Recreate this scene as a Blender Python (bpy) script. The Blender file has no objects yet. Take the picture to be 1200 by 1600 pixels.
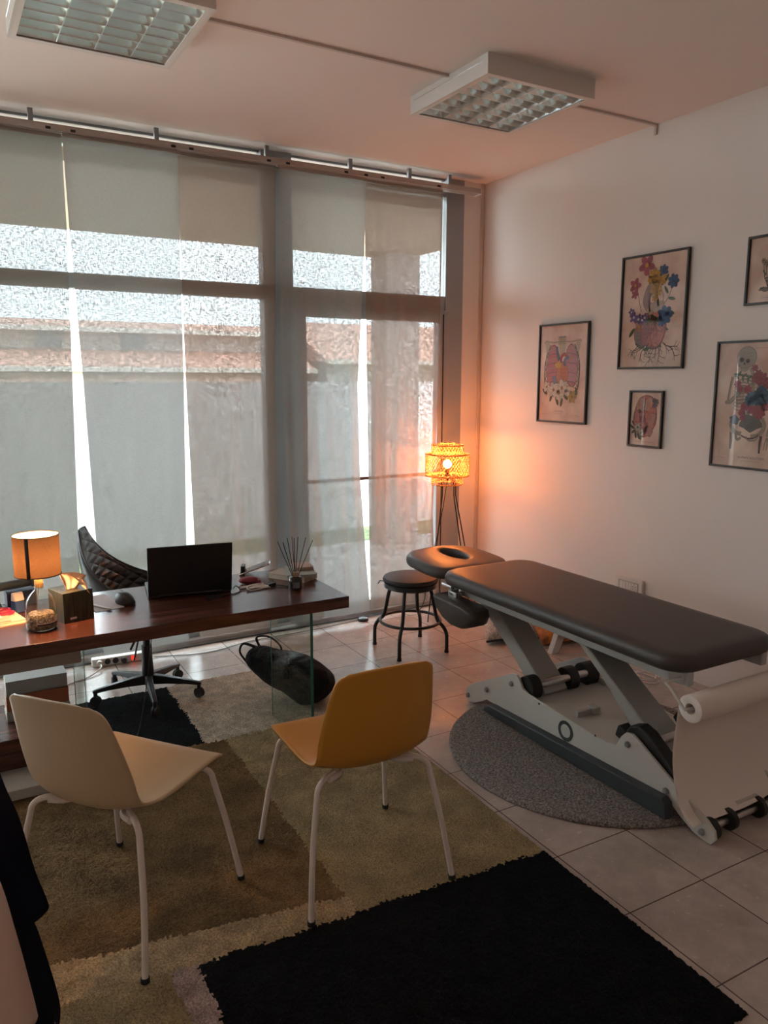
import bpy, bmesh, math, random
from mathutils import Vector, Matrix
from math import sin, cos, pi, radians, sqrt
random.seed(7)
SC = bpy.context.scene
COL = SC.collection

# ---------------------------------------------------------------- camera
CAM = (-3.5359, -4.6868, 1.6482)
cd = bpy.data.cameras.new('camera'); co = bpy.data.objects.new('camera', cd); COL.objects.link(co)
cd.sensor_fit = 'VERTICAL'; cd.sensor_height = 36.0; cd.lens = 1213.04/1600*36.0
cd.clip_start = 0.02; cd.clip_end = 200
yaw, pitch, roll = radians(30.09), radians(-9.702), radians(0.101)
fw = Vector((sin(yaw)*cos(pitch), cos(yaw)*cos(pitch), sin(pitch)))
rt = Vector((cos(yaw), -sin(yaw), 0)); up = rt.cross(fw)
r2 = rt*cos(roll)+up*sin(roll); u2 = -rt*sin(roll)+up*cos(roll)
co.matrix_world = Matrix(((r2.x, u2.x, -fw.x, CAM[0]), (r2.y, u2.y, -fw.y, CAM[1]), (r2.z, u2.z, -fw.z, CAM[2]), (0, 0, 0, 1)))
SC.camera = co

# ---------------------------------------------------------------- world, sun, area lights
H = 3.0144
w = bpy.data.worlds.new('sky'); SC.world = w; w.use_nodes = True
bg = w.node_tree.nodes['Background']; bg.inputs[0].default_value = (0.80, 0.92, 1.0, 1); bg.inputs[1].default_value = 9.0
sd = bpy.data.lights.new('sun', 'SUN'); so = bpy.data.objects.new('sun', sd); COL.objects.link(so)
sd.energy = 9.0; sd.angle = radians(1.5); sd.color = (1, .93, .84)
so.rotation_euler = Vector((0.25, 0.75, -0.75)).to_track_quat('-Z', 'Y').to_euler()
def area(name, loc, size, sizey, power, color, dirv, portal=False):
    l = bpy.data.lights.new(name, 'AREA'); o = bpy.data.objects.new(name, l); COL.objects.link(o)
    l.shape = 'RECTANGLE'; l.size = size; l.size_y = sizey; l.energy = power; l.color = color
    o.location = loc; o.rotation_euler = Vector(dirv).to_track_quat('-Z', 'Y').to_euler()
    l.cycles.is_portal = portal
    return o
area('window_portal', (-2.7, 0.10, 1.5), 5.2, 3.0, 10, (1, 1, 1), (0, -1, 0), True)
area('back_fill_light', (-3.3, -5.6, 2.96), 1.6, 0.6, 6, (1.0, .80, .68), (0, 0, -1))  # unseen warm fill light added behind the camera, no fixture there
SC.view_settings.view_transform = 'Standard'; SC.view_settings.look = 'None'
SC.view_settings.exposure = 0.68; SC.view_settings.gamma = 1.0; SC.view_settings.use_curve_mapping = False
SC.cycles.max_bounces = 10; SC.cycles.diffuse_bounces = 5; SC.cycles.transparent_max_bounces = 24
SC.cycles.sample_clamp_indirect = 6.0; SC.cycles.caustics_reflective = False; SC.cycles.caustics_refractive = False
SC.cycles.use_denoising = True

# ---------------------------------------------------------------- helpers: materials
def mat(name, col, rough=.6, metal=0.0, spec=.5, n=0.0, ns=20.0, bump=0.0, bs=60.0, bd=.004, stretch=None, sheen=0, coat=0, col2=None, emit=None, es=0):
    m = bpy.data.materials.new(name); m.use_nodes = True; nt = m.node_tree; b = nt.nodes['Principled BSDF']
    b.inputs['Base Color'].default_value = (*col, 1); b.inputs['Roughness'].default_value = rough
    b.inputs['Metallic'].default_value = metal; b.inputs['Specular IOR Level'].default_value = spec
    if sheen: b.inputs['Sheen Weight'].default_value = sheen
    if coat: b.inputs['Coat Weight'].default_value = coat; b.inputs['Coat Roughness'].default_value = .08
    if emit: b.inputs['Emission Color'].default_value = (*emit, 1); b.inputs['Emission Strength'].default_value = es
    if n or bump:
        tc = nt.nodes.new('ShaderNodeTexCoord'); mp = nt.nodes.new('ShaderNodeMapping')
        nt.links.new(tc.outputs['Object'], mp.inputs[0])
        if stretch: mp.inputs['Scale'].default_value = stretch
    if n:
        t = nt.nodes.new('ShaderNodeTexNoise'); t.inputs['Scale'].default_value = ns; t.inputs['Detail'].default_value = 6
        nt.links.new(mp.outputs[0], t.inputs[0])
        r = nt.nodes.new('ShaderNodeValToRGB'); c2 = col2 or tuple(max(0, c*(1-n)) for c in col)
        r.color_ramp.elements[0].position = .35; r.color_ramp.elements[1].position = .65
        r.color_ramp.elements[0].color = (*c2, 1); r.color_ramp.elements[1].color = (*[min(1, c*(1+n*.3)) for c in col], 1)
        nt.links.new(t.outputs[0], r.inputs[0]); nt.links.new(r.outputs[0], b.inputs['Base Color'])
    if bump:
        t2 = nt.nodes.new('ShaderNodeTexNoise'); t2.inputs['Scale'].default_value = bs; t2.inputs['Detail'].default_value = 4
        nt.links.new(mp.outputs[0], t2.inputs[0])
        bp = nt.nodes.new('ShaderNodeBump'); bp.inputs['Strength'].default_value = bump; bp.inputs['Distance'].default_value = bd
        nt.links.new(t2.outputs[0], bp.inputs['Height']); nt.links.new(bp.outputs[0], b.inputs['Normal'])
    return m
def glassmat(name, tint=(1, 1, 1), refl=1.0, rough=0.0):
    m = bpy.data.materials.new(name); m.use_nodes = True; nt = m.node_tree; nt.nodes.clear()
    o = nt.nodes.new('ShaderNodeOutputMaterial'); t = nt.nodes.new('ShaderNodeBsdfTransparent'); g = nt.nodes.new('ShaderNodeBsdfGlossy')
    t.inputs[0].default_value = (*tint, 1); g.inputs['Roughness'].default_value = rough
    f = nt.nodes.new('ShaderNodeFresnel'); ge_ = nt.nodes.new('ShaderNodeNewGeometry'); pw_ = nt.nodes.new('ShaderNodeMapRange')
    pw_.inputs['To Min'].default_value = 1.45; pw_.inputs['To Max'].default_value = 1/1.45; nt.links.new(ge_.outputs['Backfacing'], pw_.inputs[0]); nt.links.new(pw_.outputs[0], f.inputs[0])
    ml = nt.nodes.new('ShaderNodeMath'); ml.operation = 'MULTIPLY'; ml.inputs[1].default_value = refl
    x = nt.nodes.new('ShaderNodeMixShader'); nt.links.new(f.outputs[0], ml.inputs[0]); nt.links.new(ml.outputs[0], x.inputs[0])
    nt.links.new(t.outputs[0], x.inputs[1]); nt.links.new(g.outputs[0], x.inputs[2]); nt.links.new(x.outputs[0], o.inputs[0])
    return m
def linenmat(name, col, t0, t1, trans=.5, ns=1.0):
    # woven linen: diffuse + translucent threads with see-through gaps
    m = bpy.data.materials.new(name); m.use_nodes = True; nt = m.node_tree; nt.nodes.clear(); N = nt.nodes.new; L = nt.links.new
    o = N('ShaderNodeOutputMaterial'); d = N('ShaderNodeBsdfDiffuse'); tl = N('ShaderNodeBsdfTranslucent'); tp = N('ShaderNodeBsdfTransparent')
    tc = N('ShaderNodeTexCoord'); mp = N('ShaderNodeMapping'); mp.inputs['Scale'].default_value = (170*ns, 60*ns, 45*ns); L(tc.outputs['Object'], mp.inputs[0])
    n1 = N('ShaderNodeTexNoise'); n1.inputs['Scale'].default_value = 1.0; n1.inputs['Detail'].default_value = 5; n1.inputs['Roughness'].default_value = .65; L(mp.outputs[0], n1.inputs[0])
    mp2 = N('ShaderNodeMapping'); mp2.inputs['Scale'].default_value = (45*ns, 60*ns, 260*ns); L(tc.outputs['Object'], mp2.inputs[0])
    n2 = N('ShaderNodeTexNoise'); n2.inputs['Scale'].default_value = 1.0; n2.inputs['Detail'].default_value = 3; L(mp2.outputs[0], n2.inputs[0])
    av = N('ShaderNodeMath'); av.operation = 'ADD'; L(n1.outputs[0], av.inputs[0]); L(n2.outputs[0], av.inputs[1])
    mr = N('ShaderNodeMapRange'); mr.inputs['From Min'].default_value = .78; mr.inputs['From Max'].default_value = 1.22
    mr.inputs['To Min'].default_value = t0; mr.inputs['To Max'].default_value = t1; L(av.outputs[0], mr.inputs[0])
    cr = N('ShaderNodeMapRange'); cr.inputs['From Min'].default_value = .75; cr.inputs['From Max'].default_value = 1.25; cr.inputs['To Min'].default_value = .86; cr.inputs['To Max'].default_value = 1.1; L(av.outputs[0], cr.inputs[0])
    mx = N('ShaderNodeMix'); mx.data_type = 'RGBA'; mx.blend_type = 'MULTIPLY'; mx.inputs[0].default_value = 1; mx.inputs[6].default_value = (*col, 1); L(cr.outputs[0], mx.inputs[7])
    L(mx.outputs[2], d.inputs[0]); L(mx.outputs[2], tl.inputs[0])
    a = N('ShaderNodeMixShader'); a.inputs[0].default_value = trans; L(d.outputs[0], a.inputs[1]); L(tl.outputs[0], a.inputs[2])
    b = N('ShaderNodeMixShader'); L(mr.outputs[0], b.inputs[0]); L(a.outputs[0], b.inputs[1]); L(tp.outputs[0], b.inputs[2]); L(b.outputs[0], o.inputs[0])
    return m

# ---------------------------------------------------------------- helpers: mesh
def catmull(pts, k=6):
    P = [Vector(p) for p in pts]; out = []
    for i in range(len(P)-1):
        a = P[max(i-1, 0)]; b = P[i]; c = P[i+1]; d = P[min(i+2, len(P)-1)]
        for j in range(k):
            t = j/k
            out.append(.5*((2*b)+(c-a)*t+(2*a-5*b+4*c-d)*t*t+(3*b-a-3*c+d)*t**3))
    out.append(P[-1]); return out
class MB:
    def __init__(s): s.v = []; s.f = []; s.mi = []; s.cur = 0
    def add(s, vs, fs):
        n = len(s.v); s.v += [Vector(v) for v in vs]
        for f in fs: s.f.append([i+n for i in f]); s.mi.append(s.cur)
        return n
    def box(s, c, d, rz=0, M=None):
        vs = []
        for z in (-.5, .5):
            for y in (-.5, .5):
                for x in (-.5, .5):
                    p = Vector((x*d[0], y*d[1], z*d[2]))
                    if M is not None: p = M @ p
                    elif rz: p = Matrix.Rotation(rz, 3, 'Z') @ p
                    vs.append(p+Vector(c))
        s.add(vs, [(0, 2, 3, 1), (4, 5, 7, 6), (0, 1, 5, 4), (2, 6, 7, 3), (0, 4, 6, 2), (1, 3, 7, 5)]); return s
    def bx(s, x0, x1, y0, y1, z0, z1): return s.box(((x0+x1)/2, (y0+y1)/2, (z0+z1)/2), (abs(x1-x0), abs(y1-y0), abs(z1-z0)))
    def rings(s, R, cap0=True, cap1=True, closed=True):
        n = len(R[0]); b = s.add([p for r in R for p in r], []); m = n if closed else n-1
        for i in range(len(R)-1):
            for j in range(m):
                k = (j+1) % n
                s.f.append([b+i*n+j, b+i*n+k, b+(i+1)*n+k, b+(i+1)*n+j]); s.mi.append(s.cur)
        if cap0: s.f.append([b+j for j in range(n)][::-1]); s.mi.append(s.cur)
        if cap1: s.f.append([b+(len(R)-1)*n+j for j in range(n)]); s.mi.append(s.cur)
        return s
    def tube(s, pts, r, seg=10, smooth=0, flat=1.0):
        P = catmull(pts, smooth) if smooth else [Vector(p) for p in pts]
        n = len(P); R = []; rr = r if isinstance(r, (list, tuple)) else None
        prev = None
        for i, p in enumerate(P):
            t = (P[min(i+1, n-1)]-P[max(i-1, 0)]).normalized()
            if prev is None:
                a = Vector((0, 0, 1)) if abs(t.z) < .9 else Vector((1, 0, 0))
                u = t.cross(a).normalized()
            else:
                u = (prev-t*prev.dot(t)).normalized()
            prev = u; v = t.cross(u)
            q = r if rr is None else rr[0]+(rr[-1]-rr[0])*i/(n-1)
            R.append([p+u*cos(2*pi*j/seg)*q+v*sin(2*pi*j/seg)*q*flat for j in range(seg)])
        return s.rings(R)
    def cyl(s, a, b, r, r1=None, seg=20): return s.tube([a, b], r if r1 is None else [r, r1], seg)
    def lathe(s, prof, c=(0, 0, 0), seg=32, axis='Z', cap=True):
        R = []
        for r, z in prof:
            ring = []
            for j in range(seg):
                a = 2*pi*j/seg; p = Vector((r*cos(a), r*sin(a), z))
                if axis == 'X': p = Vector((z, r*cos(a), r*sin(a)))
                if axis == 'Y': p = Vector((r*sin(a), z, r*cos(a)))
                ring.append(p+Vector(c))
            R.append(ring)
        return s.rings(R, cap, cap)
    def prism(s, poly, axis, a, b):
        def P(p, t):
            return {'X': (t, p[0], p[1]), 'Y': (p[0], t, p[1]), 'Z': (p[0], p[1], t)}[axis]
        n = len(poly); vs = [P(p, a) for p in poly]+[P(p, b) for p in poly]
        s.add(vs, [tuple(range(n))[::-1], tuple(range(n, 2*n))]+[(i, (i+1) % n, n+(i+1) % n, n+i) for i in range(n)]); return s
    def ball(s, c, r, sc=(1, 1, 1), seg=16, rz=0):
        R = []
        for i in range(1, seg//2):
            t = pi*i/(seg//2); ring = []
            for j in range(seg):
                a = 2*pi*j/seg; p = Vector((r*sc[0]*sin(t)*cos(a), r*sc[1]*sin(t)*sin(a), -r*sc[2]*cos(t)))
                if rz: p = Matrix.Rotation(rz, 3, 'Z') @ p
                ring.append(p+Vector(c))
            R.append(ring)
        return s.rings(R)
    def grid(s, fn, nu, nv):
        b = s.add([fn(i/nu, j/nv) for j in range(nv+1) for i in range(nu+1)], [])
        for j in range(nv):
            for i in range(nu):
                a = b+j*(nu+1)+i; s.f.append([a, a+1, a+nu+2, a+nu+1]); s.mi.append(s.cur)
        return s
    def xf(s, M):
        s.v = [M @ v for v in s.v]; return s
def O(name, mb, mats, parent=None, world=False, bevel=0, bseg=2, smooth=35, solid=0, sub=0, loc=None):
    me = bpy.data.meshes.new(name)
    off = Vector(parent.location) if (world and parent is not None) else Vector((0, 0, 0))
    if loc is not None: off = Vector(loc)
    me.from_pydata([tuple(v-off) for v in mb.v], [], mb.f)
    if not isinstance(mats, (list, tuple)): mats = [mats]
    for m in mats: me.materials.append(m)
    if len(mats) > 1:
        for p, i in zip(me.polygons, mb.mi): p.material_index = i
    bm = bmesh.new(); bm.from_mesh(me); bmesh.ops.recalc_face_normals(bm, faces=bm.faces); bm.to_mesh(me); bm.free()
    me.shade_smooth(); me.set_sharp_from_angle(angle=radians(smooth))
    o = bpy.data.objects.new(name, me); COL.objects.link(o)
    if parent is not None: o.parent = parent
    if loc is not None: o.location = loc
    if solid:
        md = o.modifiers.new('solid', 'SOLIDIFY'); md.thickness = solid; md.offset = 0
    if bevel:
        md = o.modifiers.new('bevel', 'BEVEL'); md.width = bevel; md.segments = bseg; md.limit_method = 'ANGLE'; md.angle_limit = radians(40)
    if sub:
        md = o.modifiers.new('sub', 'SUBSURF'); md.levels = sub; md.render_levels = sub
    return o
def tag(o, label, cat, group=None, kind=None):
    o['label'] = label; o['category'] = cat
    if group: o['group'] = group
    if kind: o['kind'] = kind
    return o
def thing(name, label, cat, loc=(0, 0, 0), rz=0, group=None):
    o = bpy.data.objects.new(name, None); COL.objects.link(o); o.location = loc; o.rotation_euler = (0, 0, rz)
    o.empty_display_size = .1
    return tag(o, label, cat, group)
def struct(name, mb, m, **k):
    o = O(name, mb, m, **k)
    if o.parent is None: o['kind'] = 'structure'
    return o
def textmesh(txt, size):
    cu = bpy.data.curves.new('t', 'FONT'); cu.body = txt; cu.size = size; cu.align_x = 'CENTER'; cu.resolution_u = 2
    ob = bpy.data.objects.new('t', cu); COL.objects.link(ob); bpy.context.view_layer.update()
    me = ob.to_mesh(); vs = [v.co.copy() for v in me.vertices]; fs = [list(p.vertices) for p in me.polygons]
    ob.to_mesh_clear(); bpy.data.objects.remove(ob); bpy.data.curves.remove(cu)
    return vs, fs
def rrect(cx, cy, hx, hy, rc, inset=0, n=8):
    rc = max(rc-inset*.6, .004); hx -= inset; hy -= inset; out = []
    for k, (sx, sy) in enumerate(((1, 1), (-1, 1), (-1, -1), (1, -1))):
        for i in range(n+1):
            a = pi/2*k+pi/2*i/n
            out.append((cx+sx*(hx-rc)+rc*cos(a), cy+sy*(hy-rc)+rc*sin(a)))
    return out

# ---------------------------------------------------------------- materials
M = {}
M['wall'] = mat('wall_paint', (.80, .73, .685), .8, bump=.08, bs=180, bd=.001, n=.03, ns=1.5)
M['ceil'] = mat('ceiling_paint', (.82, .72, .67), .85, bump=.05, bs=160, bd=.001)
M['alu'] = mat('window_aluminium', (.30, .31, .32), .45, metal=.3, n=.05, ns=3)
M['alu_light'] = mat('track_aluminium', (.42, .38, .35), .4, metal=.4)
M['glass'] = glassmat('window_glass', (.97, .99, .98))
M['white'] = mat('white_lacquer', (.74, .70, .66), .4)
M['black'] = mat('black_plastic', (.015, .015, .017), .4)
M['blackmetal'] = mat('black_metal', (.02, .02, .022), .35, metal=.4)
M['chrome'] = mat('chrome', (.75, .75, .75), .18, metal=1)
M['steel'] = mat('satin_steel', (.55, .52, .5), .32, metal=1)

def wood(name, a, b, rough=.28, sc=(1.2, 16, 16)):
    m = mat(name, a, rough, spec=.5); nt = m.node_tree; N = nt.nodes.new; L = nt.links.new; bs = nt.nodes['Principled BSDF']
    tc = N('ShaderNodeTexCoord'); mp = N('ShaderNodeMapping'); mp.inputs['Scale'].default_value = sc; L(tc.outputs['Object'], mp.inputs[0])
    t = N('ShaderNodeTexNoise'); t.inputs['Scale'].default_value = 2.2; t.inputs['Detail'].default_value = 9; t.inputs['Roughness'].default_value = .6; t.inputs['Distortion'].default_value = .5; L(mp.outputs[0], t.inputs[0])
    r = N('ShaderNodeValToRGB'); r.color_ramp.elements[0].position = .36; r.color_ramp.elements[1].position = .66
    r.color_ramp.elements[0].color = (*b, 1); r.color_ramp.elements[1].color = (*a, 1); L(t.outputs[0], r.inputs[0]); L(r.outputs[0], bs.inputs['Base Color'])
    bp = N('ShaderNodeBump'); bp.inputs['Strength'].default_value = .12; bp.inputs['Distance'].default_value = .001; L(t.outputs[0], bp.inputs['Height']); L(bp.outputs[0], bs.inputs['Normal'])
    return m
M['desk'] = wood('mahogany_veneer', (.125, .046, .032), (.045, .016, .012), .25)

def tilemat():
    m = mat('floor_tiles', (.6, .5, .45), .2, spec=.5); nt = m.node_tree; N = nt.nodes.new; L = nt.links.new; bs = nt.nodes['Principled BSDF']
    tc = N('ShaderNodeTexCoord'); mp = N('ShaderNodeMapping'); mp.inputs['Location'].default_value = (1.7252, 1.8722, 0); mp.inputs['Rotation'].default_value = (0, 0, radians(.79)); L(tc.outputs['Object'], mp.inputs[0])
    br = N('ShaderNodeTexBrick'); br.offset = 0; br.offset_frequency = 1; br.squash = 1; br.squash_frequency = 1
    br.inputs['Scale'].default_value = 1; br.inputs['Brick Width'].default_value = 1/3; br.inputs['Row Height'].default_value = 1/3
    br.inputs['Mortar Size'].default_value = .0026; br.inputs['Mortar Smooth'].default_value = .25; br.inputs['Bias'].default_value = 0
    br.inputs['Color1'].default_value = (.52, .435, .39, 1); br.inputs['Color2'].default_value = (.47, .39, .35, 1); br.inputs['Mortar'].default_value = (.10, .07, .06, 1)
    L(mp.outputs[0], br.inputs['Vector'])
    t = N('ShaderNodeTexNoise'); t.inputs['Scale'].default_value = 5.5; t.inputs['Detail'].default_value = 9; t.inputs['Roughness'].default_value = .68; L(tc.outputs['Object'], t.inputs[0])
    r = N('ShaderNodeMapRange'); r.inputs['From Min'].default_value = .32; r.inputs['From Max'].default_value = .68; r.inputs['To Min'].default_value = .74; r.inputs['To Max'].default_value = 1.1; L(t.outputs[0], r.inputs[0])
    mx = N('ShaderNodeMix'); mx.data_type = 'RGBA'; mx.blend_type = 'MULTIPLY'; mx.inputs[0].default_value = 1; L(br.outputs['Color'], mx.inputs[6]); L(r.outputs[0], mx.inputs[7]); L(mx.outputs[2], bs.inputs['Base Color'])
    t3 = N('ShaderNodeTexNoise'); t3.inputs['Scale'].default_value = 38; t3.inputs['Detail'].default_value = 5; L(tc.outputs['Object'], t3.inputs[0])
    r3 = N('ShaderNodeMapRange'); r3.inputs['To Min'].default_value = .14; r3.inputs['To Max'].default_value = .34; L(t3.outputs[0], r3.inputs[0]); L(r3.outputs[0], bs.inputs['Roughness'])
    inv = N('ShaderNodeMath'); inv.operation = 'MULTIPLY_ADD'; inv.inputs[1].default_value = -1.0; L(br.outputs['Fac'], inv.inputs[0]); L(t3.outputs[0], inv.inputs[2])
    bp = N('ShaderNodeBump'); bp.inputs['Strength'].default_value = .22; bp.inputs['Distance'].default_value = .003; L(inv.outputs[0], bp.inputs['Height']); L(bp.outputs[0], bs.inputs['Normal'])
    return m
M['tile'] = tilemat()
def pile(name, col, dark=.55, ns=18, bs=260, bd=.012, rough=.95, sheen=.3, fine=170):
    m = mat(name, col, rough, n=1-dark, ns=ns, bump=1.0, bs=bs, bd=bd, spec=.1, sheen=sheen)
    nt = m.node_tree; N = nt.nodes.new; L = nt.links.new; b = nt.nodes['Principled BSDF']; src = b.inputs['Base Color'].links[0].from_socket
    tc = N('ShaderNodeTexCoord'); t = N('ShaderNodeTexNoise'); t.inputs['Scale'].default_value = fine; t.inputs['Detail'].default_value = 3; L(tc.outputs['Object'], t.inputs[0])
    r = N('ShaderNodeMapRange'); r.inputs['From Min'].default_value = .32; r.inputs['From Max'].default_value = .68; r.inputs['To Min'].default_value = .55; r.inputs['To Max'].default_value = 1.4; L(t.outputs[0], r.inputs[0])
    x = N('ShaderNodeMix'); x.data_type = 'RGBA'; x.blend_type = 'MULTIPLY'; x.inputs[0].default_value = 1; L(src, x.inputs[6]); L(r.outputs[0], x.inputs[7]); L(x.outputs[2], b.inputs['Base Color'])
    return m
RUGM = [pile('rug_black_pile', (.009, .010, .012), .7, sheen=.0), pile('rug_beige_pile', (.70, .58, .44), .7, sheen=.1), pile('rug_brown_pile', (.25, .155, .065), .6, ns=6, sheen=.05),
        pile('rug_olive_pile', (.45, .335, .165), .72, ns=8, sheen=.1), pile('rug_sand_pile', (.62, .45, .25), .7, sheen=.1), pile('rug_pink_pile', (.58, .43, .38), .7, sheen=.1)]
M['roundrug'] = pile('grey_shag', (.46, .385, .35), .25, ns=110, bs=300, bd=.02)
M['pad'] = mat('dark_leatherette', (.052, .040, .034), .46, bump=.15, bs=420, bd=.0008, spec=.45)
M['frame_grey'] = mat('grey_powder_coat', (.40, .39, .37), .45, bump=.05, bs=500, bd=.0005)
M['frame_light'] = mat('light_grey_powder_coat', (.54, .51, .47), .45, bump=.05, bs=500, bd=.0005)
M['frame_dark'] = mat('dark_grey_powder_coat', (.17, .155, .14), .45)
M['anthracite'] = mat('anthracite_beam', (.035, .04, .045), .5)
M['rubber'] = mat('black_rubber', (.012, .012, .013), .6)
M['paper'] = mat('paper', (.78, .70, .65), .85, n=.04, ns=3)
M['chair_beige'] = mat('beige_shell', (.50, .375, .235), .42, spec=.4)
M['chair_yellow'] = mat('mustard_shell', (.58, .27, .042), .42, spec=.4)
M['chair_leg'] = mat('white_leg_enamel', (.70, .63, .58), .35)
M['leather'] = mat('black_leather', (.03, .031, .033), .38, bump=.2, bs=200, bd=.001)
M['rattan'] = mat('bamboo_strip', (.80, .42, .12), .5, n=.3, ns=40)

# ---------------------------------------------------------------- room shell
XL, YB = -5.4, -6.6
mb = MB(); mb.bx(XL, 0, YB, .12, -.1, 0); struct('floor', mb, M['tile'])
mb = MB(); mb.bx(XL, .2, YB, .20, H, H+.2); struct('ceiling', mb, M['ceil'])
mb = MB(); mb.bx(0, .2, YB, .2, -.1, H); struct('wall_right', mb, M['wall'])
mb = MB(); mb.bx(XL-.2, XL, YB-.2, .2, -.1, H+.2); struct('wall_left', mb, M['wall'])
mb = MB(); mb.bx(XL-.2, .2, YB-.2, YB, -.1, H+.2); struct('wall_back', mb, mat('back_wall_bounce_tone', (.50, .39, .33), .8))  # unseen wall, colour darkened to cut bounce light on the chair backs
mb = MB(); mb.bx(-.177, 0, 0, .2, 0, H); mb.bx(XL, -5.2, 0, .2, 0, H); struct('wall_window', mb, M['wall'])
mb = MB(); mb.bx(-.03, -.006, -.012, 0, 0, H); struct('corner_strip', mb, mat('corner_strip_tone', (.62, .54, .50), .7))  # narrow corner strip, darker than the wall beside it
# ceiling cable trunking and its drop on the wall
mb = MB(); mb.bx(-2.555, -1.372, -1.537, -1.521, H-.011, H); mb.bx(-.753, 0, -1.537, -1.521, H-.011, H); mb.bx(-.012, 0, -1.537, -1.521, H-.055, H-.01)
struct('trim_2', mb, mat('trunking', (.62, .53, .49), .6))
# window frames: fixed window on the left, door on the right
F0, F1 = 0.0, 0.07
mb = MB()
mb.bx(-5.2, -1.69, F0, F1, 2.142, 2.225); mb.bx(-5.2, -1.69, F0, F1, 2.89, 2.955); mb.bx(-5.2, -1.69, F0, F1, 0, .09)
mb.bx(-5.2, -5.12, F0, F1, 0, H); mb.bx(-3.52, -3.44, F0, F1, 0, H)
mb.bx(-5.2, -.177, F0+.02, F1, 3.0, H)
f = struct('window_1', mb, M['alu'], bevel=.003); f['kind'] = 'structure'
mb = MB(); mb.bx(-5.12, -3.52, .03, .036, .09, 3.0); mb.bx(-3.44, -1.69, .03, .036, .09, 3.0); O('glass_pane', mb, M['glass'], f)
mb = MB()
mb.bx(-1.69, -1.49, F0-.012, F1, 0, H); mb.bx(-.326, -.177, F0-.008, F1, 0, H)
mb.bx(-1.49, -.326, F0, F1, 2.13, 2.225); mb.bx(-1.49, -.326, F0, F1, 2.89, 2.955)
mb.bx(-1.49, -.326, F0, F1, 0, .03)
f = struct('door_1', mb, M['alu'], bevel=.003)
mb = MB(); D0 = -.01
mb.bx(-1.49, -1.405, D0, .05, .03, 2.13); mb.bx(-.385, -.30, D0, .05, .03, 2.13); mb.bx(-1.405, -.385, D0, .05, 2.045, 2.13); mb.bx(-1.405, -.385, D0, .05, .03, .10)
O('door_leaf', mb, M['alu'], f, bevel=.002)
mb = MB(); mb.bx(-1.405, -.385, .02, .026, .1, 2.045); mb.bx(-1.49, -.326, .02, .026, 2.225, 2.89); O('glass_pane', mb, M['glass'], f)
mb = MB(); mb.bx(-1.49, -.326, .005, .02, .96, .982); O('push_bar', mb, mat('brown_bar', (.10, .035, .03), .4), f)
mb = MB(); mb.bx(-.345, -.340, -.016, -.008, .05, 2.1); O('leaf_gap', mb, M['black'], f)
mb = MB(); mb.bx(-5.2, -.177, -.05, 0, 0, .035); struct('baseboard_window', mb, mat('sill_stone', (.42, .38, .36), .4, n=.2, ns=6), bevel=.004)

# ---------------------------------------------------------------- outside
mb = MB(); mb.bx(-14, 16, .2, 2.35, -.12, -.03); O('terrace', mb, mat('terrace_paving', (.55, .52, .50), .7, n=.25, ns=4))['kind'] = 'structure'
mb = MB(); mb.bx(-14, 16, 2.35, 40, -.15, -.04); tag(O('lawn', mb, mat('lawn_ground', (.20, .26, .11), .9, n=.5, ns=14, bump=1, bs=80, bd=.03)), 'green grass strip between the terrace and the white garden wall', 'grass', kind='structure')
mb = MB(); mb.bx(-14, 16, 3.1, 3.25, -.1, 1.62); O('garden_wall', mb, mat('white_render', (.86, .86, .87), .8, n=.04, ns=3))['kind'] = 'structure'
mb = MB(); mb.bx(-12, .76, .2, 2.37, 2.85, 2.93); O('porch_roof', mb, mat('porch_soffit', (.50, .36, .27), .8))['kind'] = 'structure'
mb = MB(); mb.bx(.36, .74, 2.0, 2.3, -.05, 2.85); O('porch_pillar', mb, mat('pillar_render', (.50, .44, .41), .8, n=.1, ns=8))['kind'] = 'structure'
def house(loc, x0, x1, y0, y1, label, hz, two):
    t = thing('neighbour_house', label, 'house', loc)
    wm = mat('house_render', (.60, .55, .52), .8); rm = mat('roof_tiles', (.60, .36, .29), .8, n=.35, ns=6); bm_ = mat('house_band', (.58, .38, .32), .8, n=.2, ns=3)
    mb = MB(); mb.bx(x0, x1, y0, y1, 0, hz-.5); O('wall', mb, wm, t, world=True)
    ym = (y0+y1)/2
    mb = MB(); mb.prism([(y0-.5, hz-.42), (ym, hz+1.0 if not two else hz), (y1+.5, hz-.42), (y1+.5, hz-.5), (y0-.5, hz-.5)], 'X', x0-.3, x1+.3); O('roof', mb, rm, t, world=True)
    mb = MB(); mb.bx(x0-.3, x1+.3, y0-.6, y0-.5, hz-.56, hz-.42); O('gutter', mb, mat('white_gutter', (.64, .59, .56), .6), t, world=True)
    if two:
        mb = MB(); mb.prism([(y0-1.6, 1.98), (y0-.02, 2.5), (y0-.02, 1.9), (y0-1.6, 1.9)], 'X', x0-.3, x1+.3); O('lean_to_roof', mb, rm, t, world=True)
        mb = MB(); mb.bx(x0, x1, y0-1.5, y0-.1, 0, 1.9); O('plinth_wall', mb, bm_, t, world=True)
        mb = MB(); mb.bx(x0-.3, x1+.3, y0-1.7, y0-1.6, 1.84, 1.98); O('gutter', mb, mat('white_gutter', (.64, .59, .56), .6), t, world=True)
        for k in range(5):
            xx = x0+1.0+k*2.4; mb = MB(); mb.bx(xx, xx+.7, y0-.06, y0-.01, 2.55, 2.95); O('window', mb, mat('dark_window', (.25, .27, .3), .2), t, world=True)
house((0, 20, 0), -9, 7.0, 20, 26, 'white neighbouring house with two tiers of red tiled roof beyond the garden wall', 3.55, True)
house((13, 20, 0), 8.0, 18.0, 19, 25, 'orange house with a low tiled roof seen past the porch pillar', 2.7, False)

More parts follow.
